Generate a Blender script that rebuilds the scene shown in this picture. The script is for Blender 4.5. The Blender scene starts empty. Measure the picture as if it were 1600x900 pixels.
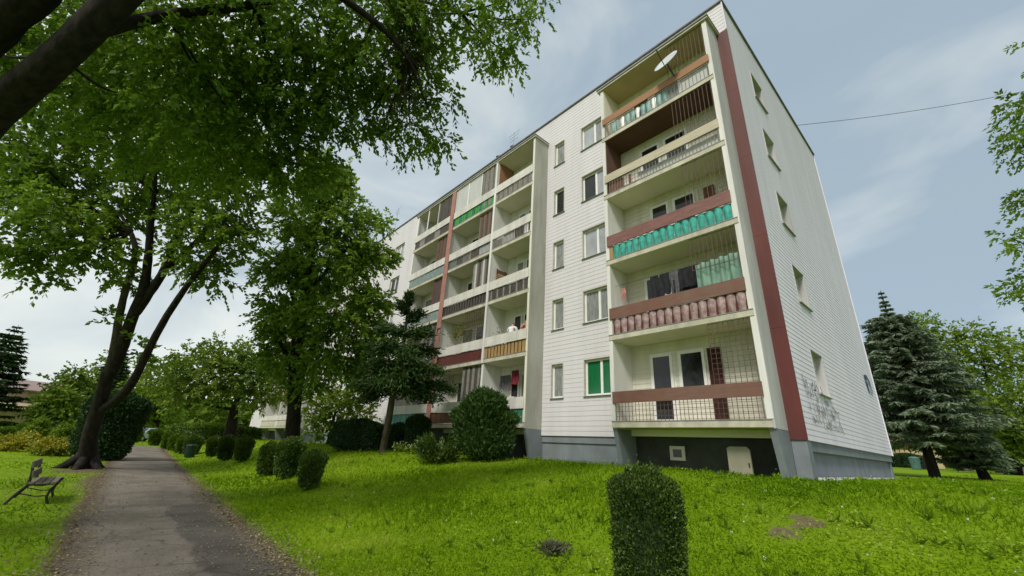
import bpy, math, random
import numpy as np
from mathutils import Vector

rng = np.random.default_rng(7)
random.seed(7)
C = bpy.context.scene.collection
SC = bpy.context.scene

# ------------------------------------------------------------------ camera
FOC, YAW, PITCH, ROLL = 644.86, 0.7203, 0.3740, 0.0555      # focal length in px of the 1600 px wide photograph
CAM = np.array([0.0, 0.0, 1.65])
_f = np.array([math.sin(YAW)*math.cos(PITCH), math.cos(YAW)*math.cos(PITCH), math.sin(PITCH)])
_r = np.array([math.cos(YAW), -math.sin(YAW), 0.0]); _u = np.cross(_r, _f)
RGT = _r*math.cos(ROLL)+_u*math.sin(ROLL); UPV = -_r*math.sin(ROLL)+_u*math.cos(ROLL); FWD = _f
cd = bpy.data.cameras.new('camera'); cam = bpy.data.objects.new('camera', cd); C.objects.link(cam)
cd.sensor_width = 36.0; cd.lens = FOC/1600*36; cd.clip_start = 0.05; cd.clip_end = 3000
from mathutils import Matrix
cam.matrix_world = Matrix(((RGT[0], UPV[0], -FWD[0], CAM[0]), (RGT[1], UPV[1], -FWD[1], CAM[1]), (RGT[2], UPV[2], -FWD[2], CAM[2]), (0, 0, 0, 1)))
SC.camera = cam

def at(px, py, d):                       # world point seen at a photo pixel, d metres deep
    return CAM+d*(FWD+RGT*((px-800)/FOC)+UPV*((450-py)/FOC))
def depth(p): return float((np.asarray(p)-CAM)@FWD)

# ------------------------------------------------------------------ sky, sun, exposure
SUN_EL, SUN_AZ = math.radians(48), math.radians(-110)         # azimuth from +Y towards +X
w = bpy.data.worlds.new('World'); SC.world = w; w.use_nodes = True
nt = w.node_tree; N = nt.nodes; Lk = nt.links; N.clear()
o_ = N.new('ShaderNodeOutputWorld'); bg = N.new('ShaderNodeBackground'); bg.inputs['Strength'].default_value = 0.1
sky = N.new('ShaderNodeTexSky'); sky.sky_type = 'NISHITA'; sky.sun_disc = False
sky.sun_elevation = SUN_EL; sky.sun_rotation = SUN_AZ % (2*math.pi); sky.air_density = 1.0; sky.dust_density = 2.0
tc = N.new('ShaderNodeTexCoord'); mp = N.new('ShaderNodeMapping'); mp.inputs['Scale'].default_value = (1.0, 1.0, 2.6)
mp.inputs['Rotation'].default_value = (0.2, 0.1, 0.5)
n1 = N.new('ShaderNodeTexNoise'); n1.inputs['Scale'].default_value = 2.1; n1.inputs['Detail'].default_value = 5; n1.inputs['Roughness'].default_value = 0.5; n1.inputs['Distortion'].default_value = 0.5
cr = N.new('ShaderNodeValToRGB'); cr.color_ramp.elements[0].position = 0.29; cr.color_ramp.elements[0].color = (1.98, 2.48, 2.88, 1)
cr.color_ramp.elements[1].position = 0.63; cr.color_ramp.elements[1].color = (4.15, 4.38, 4.22, 1)
n2 = N.new('ShaderNodeTexNoise'); n2.inputs['Scale'].default_value = 3.5; n2.inputs['Detail'].default_value = 4
mr = N.new('ShaderNodeMapRange'); mr.inputs[1].default_value = 0.35; mr.inputs[2].default_value = 0.7; mr.inputs[3].default_value = 0.86; mr.inputs[4].default_value = 0.96
mx = N.new('ShaderNodeMix'); mx.data_type = 'RGBA'
Lk.new(tc.outputs['Generated'], mp.inputs['Vector']); Lk.new(mp.outputs[0], n1.inputs['Vector']); Lk.new(mp.outputs[0], n2.inputs['Vector'])
vd = N.new('ShaderNodeVectorMath'); vd.operation = 'DOT_PRODUCT'; vd.inputs[1].default_value = (-0.82, 0.25, -0.25)      # clouds brighter towards the side of the sun
ma = N.new('ShaderNodeMath'); ma.operation = 'MULTIPLY_ADD'; ma.inputs[1].default_value = 0.30
Lk.new(tc.outputs['Generated'], vd.inputs[0]); Lk.new(vd.outputs['Value'], ma.inputs[0]); Lk.new(n1.outputs['Fac'], ma.inputs[2]); Lk.new(ma.outputs[0], cr.inputs[0]); Lk.new(n2.outputs['Fac'], mr.inputs[0]); Lk.new(mr.outputs[0], mx.inputs['Factor'])
Lk.new(sky.outputs[0], mx.inputs[6]); Lk.new(cr.outputs[0], mx.inputs[7]); Lk.new(mx.outputs[2], bg.inputs['Color']); Lk.new(bg.outputs[0], o_.inputs[0])
sl = bpy.data.lights.new('sun', 'SUN'); sl.energy = 1.5; sl.angle = math.radians(12); sl.color = (1.0, 0.95, 0.88)
so = bpy.data.objects.new('sun', sl); C.objects.link(so)
sd = Vector((math.sin(SUN_AZ)*math.cos(SUN_EL), math.cos(SUN_AZ)*math.cos(SUN_EL), math.sin(SUN_EL)))
so.rotation_euler = sd.to_track_quat('Z', 'Y').to_euler(); so.location = (-20, 40, 60)
SC.view_settings.view_transform = 'Standard'; SC.view_settings.look = 'None'; SC.view_settings.exposure = 1.0; SC.view_settings.gamma = 1
SC.cycles.max_bounces = 8; SC.cycles.diffuse_bounces = 5; SC.cycles.transparent_max_bounces = 4

# ------------------------------------------------------------------ materials
M = {}
def mat(name, col, rough=0.8, var=0.15, scale=3.0, bump=0.0, bscale=40.0, col2=None, stretch=None, spec=0.3, metal=0.0, detail=6, streak=0.0):
    m = bpy.data.materials.new(name); m.use_nodes = True; n = m.node_tree.nodes; l = m.node_tree.links
    b = n['Principled BSDF']; b.inputs['Roughness'].default_value = rough; b.inputs['Specular IOR Level'].default_value = spec; b.inputs['Metallic'].default_value = metal
    t = n.new('ShaderNodeTexCoord'); mp = n.new('ShaderNodeMapping'); l.new(t.outputs['Object'], mp.inputs['Vector'])
    if stretch: mp.inputs['Scale'].default_value = stretch
    tn = n.new('ShaderNodeTexNoise'); tn.inputs['Scale'].default_value = scale; tn.inputs['Detail'].default_value = detail; tn.inputs['Roughness'].default_value = 0.6
    l.new(mp.outputs[0], tn.inputs['Vector'])
    c2 = col2 if col2 else tuple(c*(1-var) for c in col); c1 = col if col2 else tuple(min(1, c*(1+var)) for c in col)
    r = n.new('ShaderNodeValToRGB'); r.color_ramp.elements[0].position = 0.3; r.color_ramp.elements[1].position = 0.7
    r.color_ramp.elements[0].color = (*c2, 1); r.color_ramp.elements[1].color = (*c1, 1)
    l.new(tn.outputs['Fac'], r.inputs[0]); last = r.outputs[0]
    if streak:                                                   # rain streaks and grime
        m2 = n.new('ShaderNodeMapping'); m2.inputs['Scale'].default_value = (2.2, 2.2, .16); l.new(t.outputs['Object'], m2.inputs['Vector'])
        t2 = n.new('ShaderNodeTexNoise'); t2.inputs['Scale'].default_value = 1.0; t2.inputs['Detail'].default_value = 7; t2.inputs['Roughness'].default_value = .65; l.new(m2.outputs[0], t2.inputs['Vector'])
        q = n.new('ShaderNodeMapRange'); q.inputs[1].default_value = .42; q.inputs[2].default_value = .72; q.inputs[3].default_value = 0; q.inputs[4].default_value = streak; l.new(t2.outputs['Fac'], q.inputs[0])
        mk = n.new('ShaderNodeMix'); mk.data_type = 'RGBA'; mk.inputs[7].default_value = (.16, .145, .12, 1); l.new(q.outputs[0], mk.inputs['Factor']); l.new(last, mk.inputs[6]); last = mk.outputs[2]
    l.new(last, b.inputs['Base Color'])
    if bump:
        tb = n.new('ShaderNodeTexNoise'); tb.inputs['Scale'].default_value = bscale; tb.inputs['Detail'].default_value = 4; l.new(mp.outputs[0], tb.inputs['Vector'])
        bp = n.new('ShaderNodeBump'); bp.inputs['Strength'].default_value = bump; bp.inputs['Distance'].default_value = 0.02
        l.new(tb.outputs['Fac'], bp.inputs['Height']); l.new(bp.outputs[0], b.inputs['Normal'])
    M[name] = m; return m
def leafmat(name, a, b, trans=0.35, gloss=0.05, scale=0.6, c=None, rw=0.55, nw=1.6):
    m = bpy.data.materials.new(name); m.use_nodes = True; n = m.node_tree.nodes; l = m.node_tree.links; n.clear()
    o = n.new('ShaderNodeOutputMaterial'); g = n.new('ShaderNodeNewGeometry'); t = n.new('ShaderNodeTexCoord')
    tn = n.new('ShaderNodeTexNoise'); tn.inputs['Scale'].default_value = scale; tn.inputs['Detail'].default_value = 3; l.new(t.outputs['Object'], tn.inputs['Vector'])
    ad = n.new('ShaderNodeMath'); ad.operation = 'MULTIPLY_ADD'; ad.inputs[1].default_value = rw
    sb = n.new('ShaderNodeMath'); sb.operation = 'MULTIPLY_ADD'; sb.inputs[1].default_value = nw; sb.inputs[2].default_value = .525-.275*rw/.55-nw*.5+.02
    l.new(tn.outputs['Fac'], sb.inputs[0]); l.new(g.outputs['Random Per Island'], ad.inputs[0]); l.new(sb.outputs[0], ad.inputs[2])
    r = n.new('ShaderNodeValToRGB'); e = r.color_ramp.elements; e[0].position = 0.15; e[1].position = 0.85; e[0].color = (*a, 1); e[1].color = (*b, 1)
    if c: k = e.new(0.97); k.color = (*c, 1)
    l.new(ad.outputs[0], r.inputs[0])
    d = n.new('ShaderNodeBsdfDiffuse'); tr = n.new('ShaderNodeBsdfTranslucent'); gl = n.new('ShaderNodeBsdfGlossy'); gl.inputs['Roughness'].default_value = 0.45; gl.inputs['Color'].default_value = (.8, .85, .8, 1)
    m1 = n.new('ShaderNodeMixShader'); m2 = n.new('ShaderNodeMixShader'); m1.inputs[0].default_value = trans; m2.inputs[0].default_value = gloss
    l.new(r.outputs[0], d.inputs[0]); l.new(r.outputs[0], tr.inputs[0]); l.new(d.outputs[0], m1.inputs[1]); l.new(tr.outputs[0], m1.inputs[2])
    l.new(m1.outputs[0], m2.inputs[1]); l.new(gl.outputs[0], m2.inputs[2]); l.new(m2.outputs[0], o.inputs[0]); M[name] = m; return m

mat('siding', (.665, .64, .655), .55, scale=1.4, col2=(.615, .588, .60), stretch=(1, 1, .25), streak=.10)
mat('siding_gable', (.79, .735, .84), .55, scale=1.1, col2=(.73, .68, .78), stretch=(1, 1, .22), streak=.12)
mat('wall_white', (.78, .77, .735), .8, scale=2, col2=(.69, .675, .635), stretch=(1, 1, .3), streak=.3, bump=.1)
mat('wall_cream', (.74, .71, .61), .8, scale=2, col2=(.64, .61, .51), stretch=(1, 1, .4), streak=.25, bump=.1)
mat('concrete', (.47, .46, .41), .9, scale=1.6, col2=(.33, .32, .27), stretch=(1, 1, .28), streak=.45, bump=.25, bscale=60)
mat('concrete_pale', (.58, .565, .575), .9, scale=1.6, col2=(.47, .455, .46), stretch=(1, 1, .28), streak=.45, bump=.2, bscale=60)
mat('plinth', (.23, .26, .29), .85, scale=1.8, col2=(.165, .185, .21), streak=.4, bump=.25, bscale=50)
mat('cellar_wall', (.045, .048, .045), .9, scale=2, var=.3, bump=.2)  # near-black colour stands in for the shade under the balconies
mat('maroon', (.135, .036, .032), .55, scale=1.5, col2=(.095, .026, .024), stretch=(1, 1, .3), streak=.25)
mat('pink_paint', (.40, .20, .16), .75, scale=3, col2=(.28, .13, .10))
mat('slab', (.60, .57, .46), .85, scale=3, col2=(.44, .41, .31), bump=.2, streak=.45)
mat('ceil_cream', (.80, .76, .63), .9, scale=1.5, col2=(.72, .68, .54), bump=.15)
mat('ceil_tan', (.54, .44, .24), .9, scale=1.5, col2=(.45, .36, .19), bump=.15)
mat('ceil_brown', (.15, .08, .06), .85, scale=2, col2=(.11, .058, .044))
mat('roof_dark', (.15, .15, .155), .7, scale=3, var=.3)
mat('board_white', (.67, .65, .60), .7, scale=2.5, col2=(.58, .56, .50), stretch=(1, .6, 3), streak=.4)
mat('board_cream', (.56, .50, .38), .8, scale=5, col2=(.38, .33, .24), stretch=(1, .3, 5))
mat('board_brown', (.20, .098, .070), .6, scale=4, col2=(.155, .072, .052), stretch=(1, .6, 3), streak=.4)
mat('board_mauve', (.24, .115, .10), .65, scale=5, col2=(.16, .075, .066), stretch=(1, .6, 3))
mat('board_orange', (.36, .19, .10), .75, scale=5, col2=(.25, .13, .068), stretch=(1, .3, 4))
mat('sheet_teal', (.07, .42, .34), .65, scale=7, col2=(.02, .23, .185), detail=9)
mat('sheet_teal_pale', (.25, .42, .38), .5, scale=4, col2=(.10, .20, .19))
mat('sheet_mauve', (.46, .34, .33), .6, scale=7, col2=(.17, .095, .09), detail=10)
mat('sheet_green', (.07, .33, .07), .6, scale=6, col2=(.035, .2, .035))
mat('sheet_dkgreen', (.02, .16, .09), .6, scale=6, var=.3)
mat('sheet_greygreen', (.22, .29, .26), .35, scale=5, col2=(.12, .17, .15))
mat('sheet_grey', (.30, .29, .26), .7, scale=12, col2=(.12, .11, .10), stretch=(1, 2, .4))
mat('sheet_dark', (.10, .085, .07), .7, scale=10, col2=(.04, .035, .03), stretch=(1, 2, .4))
mat('wood_yellow', (.40, .26, .11), .7, scale=6, col2=(.27, .165, .065), stretch=(1, 3, .5))
mat('wood_brown', (.19, .09, .05), .7, scale=6, col2=(.11, .05, .03), stretch=(1, 3, .5))
mat('wood_maroon', (.13, .035, .025), .6, scale=6, col2=(.08, .022, .016), stretch=(1, 3, .5))
mat('wood_grey', (.20, .17, .13), .85, scale=8, col2=(.11, .095, .075), stretch=(6, .5, 6), bump=.3)
mat('iron', (.035, .032, .03), .55, scale=10, var=.4, metal=.3)
mat('bar_brown', (.10, .065, .05), .6, scale=10, var=.3)
mat('bar_grey', (.20, .18, .155), .6, scale=10, var=.3)
mat('frame_white', (.78, .77, .74), .35, scale=4, var=.05)
mat('reveal', (.60, .58, .51), .8, scale=3, col2=(.48, .46, .40))
mat('sill', (.24, .24, .235), .45, scale=6, var=.2, metal=.3)
mat('pane_dark', (.018, .020, .020), .06, scale=1.5, var=.4, spec=.45)
mat('pane_sky', (.42, .44, .46), .05, scale=1.2, col2=(.20, .21, .22), spec=1.0)  # reflected sky and pale curtains put into the pane colour
mat('pane_net', (.34, .35, .34), .1, scale=6, col2=(.13, .14, .14), stretch=(1, 4, .5), spec=.8)
mat('pane_green', (.012, .17, .06), .1, scale=5, col2=(.008, .10, .035), stretch=(1, 5, .3), spec=.6)
mat('screen_pale', (.52, .53, .50), .5, scale=3, col2=(.42, .43, .40), stretch=(1, 2, .3))
mat('cloth_dark', (.018, .018, .022), .9, scale=6, var=.5)
mat('cloth_grey', (.10, .10, .105), .9, scale=6, var=.5)
mat('cloth_red', (.17, .02, .03), .9, scale=6, var=.4)
mat('cloth_maroon', (.05, .018, .016), .9, scale=6, var=.5)
mat('cloth_pink', (.45, .22, .18), .9, scale=6, var=.2)
mat('cloth_green', (.24, .37, .29), .85, scale=7, col2=(.09, .18, .135), stretch=(1, 1, .25))
mat('cloth_white', (.70, .68, .70), .9, scale=6, var=.1)
mat('cloth_navy', (.03, .035, .06), .9, scale=6, var=.2)
mat('skin', (.48, .27, .20), .6, scale=9, var=.08)
mat('hair', (.03, .022, .016), .7, scale=30, var=.4)
mat('hair_grey', (.26, .25, .23), .7, scale=30, var=.3)
mat('dish_white', (.50, .54, .55), .45, scale=6, var=.08)
mat('metal_grey', (.30, .30, .30), .45, scale=8, var=.2, metal=.6)
mat('door_beige', (.30, .285, .215), .75, scale=3, col2=(.22, .21, .155))
mat('bark', (.034, .027, .021), .95, scale=9, col2=(.004, .003, .003), stretch=(1, 1, .16), bump=1.0, bscale=12, detail=9)
mat('bark_pale', (.10, .08, .06), .95, scale=7, col2=(.035, .028, .02), stretch=(1, 1, .25), bump=.9, bscale=16)
mat('graffiti_black', (.13, .14, .14), .7, scale=14, col2=(.36, .37, .36))
mat('graffiti_blue', (.06, .09, .16), .7, scale=20, col2=(.12, .16, .24))
mat('graffiti_pale', (.38, .45, .55), .7, scale=20, var=.2)
mat('car_white', (.60, .60, .60), .25, scale=2, var=.05, spec=.6)
mat('car_silver', (.38, .42, .47), .25, scale=2, var=.05, spec=.6)
mat('tyre', (.02, .02, .02), .8, scale=9, var=.3)
mat('light_red', (.35, .02, .015), .3, scale=9, var=.1)
mat('bin_green', (.006, .030, .014), .5, scale=5, var=.2)
mat('bin_teal', (.07, .15, .13), .5, scale=5, var=.2)
mat('plaster_pink', (.46, .33, .25), .85, scale=2, col2=(.36, .25, .185))
mat('plaster_yellow', (.47, .38, .22), .85, scale=2, col2=(.36, .29, .16))
mat('roof_tile_pale', (.34, .245, .22), .8, scale=8, col2=(.22, .155, .14), stretch=(4, 1, 1))
mat('roof_tile_red', (.30, .13, .07), .8, scale=8, col2=(.2, .08, .045), stretch=(4, 1, 1))
mat('terracotta', (.30, .11, .05), .8, scale=9, var=.2)

# ------------------------------------------------------------------ mesh helpers
class MB:
    def __init__(s): s.v = []; s.f = []; s.mi = []
    def quad(s, a, b, c, d, m=0):
        n = len(s.v); s.v += [tuple(a), tuple(b), tuple(c), tuple(d)]; s.f.append((n, n+1, n+2, n+3)); s.mi.append(m)
    def box(s, x0, x1, y0, y1, z0, z1, m=0):
        n = len(s.v)
        s.v += [(x0, y0, z0), (x1, y0, z0), (x1, y1, z0), (x0, y1, z0), (x0, y0, z1), (x1, y0, z1), (x1, y1, z1), (x0, y1, z1)]
        for q in ((0, 3, 2, 1), (4, 5, 6, 7), (0, 1, 5, 4), (1, 2, 6, 5), (2, 3, 7, 6), (3, 0, 4, 7)):
            s.f.append(tuple(n+i for i in q)); s.mi.append(m)
        return s
    def prism(s, poly, axis, a0, a1, m=0):       # polygon in the two other axes, extruded along axis
        n = len(s.v); k = len(poly)
        for a in (a0, a1):
            for p in poly:
                s.v.append((a, p[0], p[1]) if axis == 0 else ((p[0], a, p[1]) if axis == 1 else (p[0], p[1], a)))
        s.f.append(tuple(range(n+k-1, n-1, -1))); s.f.append(tuple(range(n+k, n+2*k))); s.mi += [m, m]
        for i in range(k):
            j = (i+1) % k; s.f.append((n+i, n+j, n+k+j, n+k+i)); s.mi.append(m)
        return s
    def tube(s, pts, rad, seg=8, m=0, wob=0.0):
        pts = [Vector(p) for p in pts]; n0 = len(s.v); k = len(pts)
        if isinstance(rad, (int, float)): rad = [rad]*k
        t = (pts[1]-pts[0]).normalized(); u = t.orthogonal().normalized()
        for i in range(k):
            t = (pts[min(i+1, k-1)]-pts[max(i-1, 0)]).normalized(); u = (u-t*u.dot(t)).normalized(); vv = t.cross(u)
            for j in range(seg):
                a = 2*math.pi*j/seg; rr = rad[i]*(1+wob*random.uniform(-1, 1))
                s.v.append(tuple(pts[i]+(u*math.cos(a)+vv*math.sin(a))*rr))
        for i in range(k-1):
            for j in range(seg):
                a = n0+i*seg+j; b = n0+i*seg+(j+1) % seg
                s.f.append((a, b, b+seg, a+seg)); s.mi.append(m)
        s.f.append(tuple(n0+j for j in range(seg-1, -1, -1))); s.f.append(tuple(n0+(k-1)*seg+j for j in range(seg))); s.mi += [m, m]
        return s
    def lathe(s, prof, c=(0, 0, 0), seg=16, m=0):
        n0 = len(s.v)
        for (r, z) in prof:
            for j in range(seg):
                a = 2*math.pi*j/seg; s.v.append((c[0]+r*math.cos(a), c[1]+r*math.sin(a), c[2]+z))
        for i in range(len(prof)-1):
            for j in range(seg):
                a = n0+i*seg+j; b = n0+i*seg+(j+1) % seg; s.f.append((a, b, b+seg, a+seg)); s.mi.append(m)
        s.f.append(tuple(n0+j for j in range(seg-1, -1, -1))); s.f.append(tuple(n0+(len(prof)-1)*seg+j for j in range(seg))); s.mi += [m, m]
        return s
    def build(s, name, mats, parent=None, smooth=False):
        me = bpy.data.meshes.new(name); me.from_pydata(s.v, [], s.f)
        mats = mats if isinstance(mats, (list, tuple)) else [mats]
        for m in mats: me.materials.append(M[m])
        if len(mats) > 1: me.polygons.foreach_set('material_index', s.mi)
        if smooth: me.polygons.foreach_set('use_smooth', [True]*len(me.polygons))
        me.update(); return link(name, me, parent)
def link(name, me, parent=None):
    o = bpy.data.objects.new(name, me); C.objects.link(o)
    if parent is not None:
        o.parent = parent; o.matrix_parent_inverse = Matrix.Translation(-root_loc(parent))
    return o
def root_loc(p):
    v = Vector((0, 0, 0))
    while p is not None:
        v += p.location; p = None
    return v
def tag(o, label, cat, group=None):
    o['label'] = label; o['category'] = cat
    if group: o['group'] = group
    return o
def thing(name, label, cat, loc=(0, 0, 0), group=None):
    o = bpy.data.objects.new(name, None); C.objects.link(o); o.location = loc; o.empty_display_size = .2
    return tag(o, label, cat, group)
def structure(o): o['kind'] = 'structure'; return o
def stuff(o): o['kind'] = 'stuff'; return o
def np_mesh(name, V, F, mname, parent=None, smooth=False):        # V (n,3), F (m,k)
    V = np.ascontiguousarray(V, dtype=np.float32); F = np.ascontiguousarray(F, dtype=np.int32); k = F.shape[1]
    me = bpy.data.meshes.new(name); me.vertices.add(len(V)); me.vertices.foreach_set('co', V.ravel())
    me.loops.add(F.size); me.loops.foreach_set('vertex_index', F.ravel())
    me.polygons.add(len(F)); me.polygons.foreach_set('loop_start', np.arange(0, F.size, k, dtype=np.int32))
    if smooth: me.polygons.foreach_set('use_smooth', np.ones(len(F), dtype=bool))
    me.update(calc_edges=True); me.materials.append(M[mname])
    return link(name, me, parent)

# ------------------------------------------------------------------ ground
def sst(a, b, x):
    t = np.clip((np.asarray(x, float)-a)/(b-a), 0, 1); return t*t*(3-2*t)
def terr(X, Y):
    X = np.asarray(X, float); Y = np.asarray(Y, float)
    p = 0.45*sst(15, 55, Y)
    edge = 2.55+0.02*np.clip(Y, 0, 60)
    wd = 8.7-3.6*sst(12, 28, Y)
    t = np.clip((X-edge)/wd, 0, 1)
    s = 0.42*t+0.58*t*t*(3-2*t)
    z = p+(1.36-p)*s+0.016*np.clip(X-42, 0, 120)
    z = z+0.035*np.sin(X*1.7+.6)*np.sin(Y*1.3+.3)*np.clip((X-3.2)/3, 0, 1)*np.clip((12-X)/3, 0, 1)
    z = z+0.03*np.clip(-X-1, 0, 1)*np.sin(X*.9)*np.sin(Y*.7)
    return z
def path_l(Y): return 0.0+0.02*np.clip(np.asarray(Y, float)-12, 0, 40)
def path_r(Y): return 2.2+0.024*np.clip(np.asarray(Y, float)-4, 0, 60)

def groundmat():
    m = bpy.data.materials.new('turf'); m.use_nodes = True; n = m.node_tree.nodes; l = m.node_tree.links; b = n['Principled BSDF']; b.inputs['Roughness'].default_value = .95; b.inputs['Specular IOR Level'].default_value = .1
    t = n.new('ShaderNodeTexCoord')
    a = n.new('ShaderNodeTexNoise'); a.inputs['Scale'].default_value = .5; a.inputs['Detail'].default_value = 6; l.new(t.outputs['Object'], a.inputs['Vector'])
    c = n.new('ShaderNodeTexNoise'); c.inputs['Scale'].default_value = 14; c.inputs['Detail'].default_value = 5; l.new(t.outputs['Object'], c.inputs['Vector'])
    r1 = n.new('ShaderNodeValToRGB'); r1.color_ramp.elements[0].color = (.095, .170, .004, 1); r1.color_ramp.elements[1].color = (.19, .29, .006, 1); r1.color_ramp.elements[0].position = .3; r1.color_ramp.elements[1].position = .7
    mm = n.new('ShaderNodeMath'); mm.operation = 'ADD'; ms = n.new('ShaderNodeMath'); ms.operation = 'MULTIPLY'; ms.inputs[1].default_value = .5
    l.new(a.outputs['Fac'], mm.inputs[0]); l.new(c.outputs['Fac'], mm.inputs[1]); l.new(mm.outputs[0], ms.inputs[0]); l.new(ms.outputs[0], r1.inputs[0])
    # worn soil beside the path and in one bare patch
    at_ = n.new('ShaderNodeAttribute'); at_.attribute_name = 'soil'
    ad = n.new('ShaderNodeMath'); ad.operation = 'MULTIPLY_ADD'; ad.inputs[1].default_value = 1.0; l.new(at_.outputs['Fac'], ad.inputs[0])
    s2 = n.new('ShaderNodeMath'); s2.operation = 'MULTIPLY_ADD'; s2.inputs[1].default_value = 1.2; s2.inputs[2].default_value = -.6; l.new(c.outputs['Fac'], s2.inputs[0]); l.new(s2.outputs[0], ad.inputs[2])
    r2 = n.new('ShaderNodeValToRGB'); r2.color_ramp.elements[0].position = .35; r2.color_ramp.elements[1].position = .65; l.new(ad.outputs[0], r2.inputs[0])
    so_ = n.new('ShaderNodeValToRGB'); so_.color_ramp.elements[0].color = (.055, .038, .022, 1); so_.color_ramp.elements[1].color = (.21, .165, .10, 1); l.new(c.outputs['Fac'], so_.inputs[0])
    mx = n.new('ShaderNodeMix'); mx.data_type = 'RGBA'; l.new(r2.outputs[0], mx.inputs['Factor']); l.new(r1.outputs[0], mx.inputs[6]); l.new(so_.outputs[0], mx.inputs[7]); l.new(mx.outputs[2], b.inputs['Base Color'])
    bp = n.new('ShaderNodeBump'); bp.inputs['Strength'].default_value = .6; bp.inputs['Distance'].default_value = .05; l.new(c.outputs['Fac'], bp.inputs['Height']); l.new(bp.outputs[0], b.inputs['Normal'])
    M['turf'] = m
groundmat()
def soil(X, Y):
    dl = path_l(Y)-X; dr = X-path_r(Y)
    d = np.maximum(np.maximum(dl, dr), 0)
    s = np.where(Y < 46, np.clip(1-d/.38, 0, 1), 0)
    s = np.maximum(s, np.where(dl > 0, np.clip(1-dl/.9, 0, 1)*np.exp(-((Y-20)/4)**2)*1.1, 0))
    wob = .12*np.sin(X*7.3+Y*3)+.09*np.sin(Y*17-X*5)
    s = np.maximum(s, 1.05*np.exp(-(((X-7.7)/.7)**2+((Y-2.25+wob)/.22)**2)))
    s = np.maximum(s, .6*np.exp(-(((X-5.1)/.25)**2+((Y-4.6)/.22)**2)))
    s = np.maximum(s, np.exp(-(((X+.5)/.9)**2+((Y-24)/1.2)**2)))
    s = np.maximum(s, .75*np.clip(1-np.abs(Y-2.95)/.18, 0, 1)*(X > 12)*(X < 24.6))
    return s
gx = np.concatenate([np.linspace(-700, -60, 14), np.linspace(-50, -5, 46), np.arange(-4.8, 14, .16), np.linspace(14.2, 50, 70), np.linspace(55, 700, 20)])
gy = np.concatenate([np.linspace(-300, -10, 10), np.arange(-8, 30, .2), np.linspace(30.5, 80, 80), np.linspace(90, 900, 20)])
GX, GY = np.meshgrid(gx, gy); nx, ny = len(gx), len(gy)
GZ = terr(GX, GY)
inp = (GX > path_l(GY)-.02) & (GX < path_r(GY)+.02) & (GY < 47)
GZ = GZ-0.03*inp
idx = np.arange(nx*ny).reshape(ny, nx)
Fq = np.stack([idx[:-1, :-1], idx[:-1, 1:], idx[1:, 1:], idx[1:, :-1]], -1).reshape(-1, 4)
ground = structure(np_mesh('ground', np.stack([GX, GY, GZ], -1).reshape(-1, 3), Fq, 'turf', smooth=True))
a_ = ground.data.attributes.new('soil', 'FLOAT', 'POINT'); a_.data.foreach_set('value', soil(GX, GY).ravel().astype(np.float32))

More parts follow.
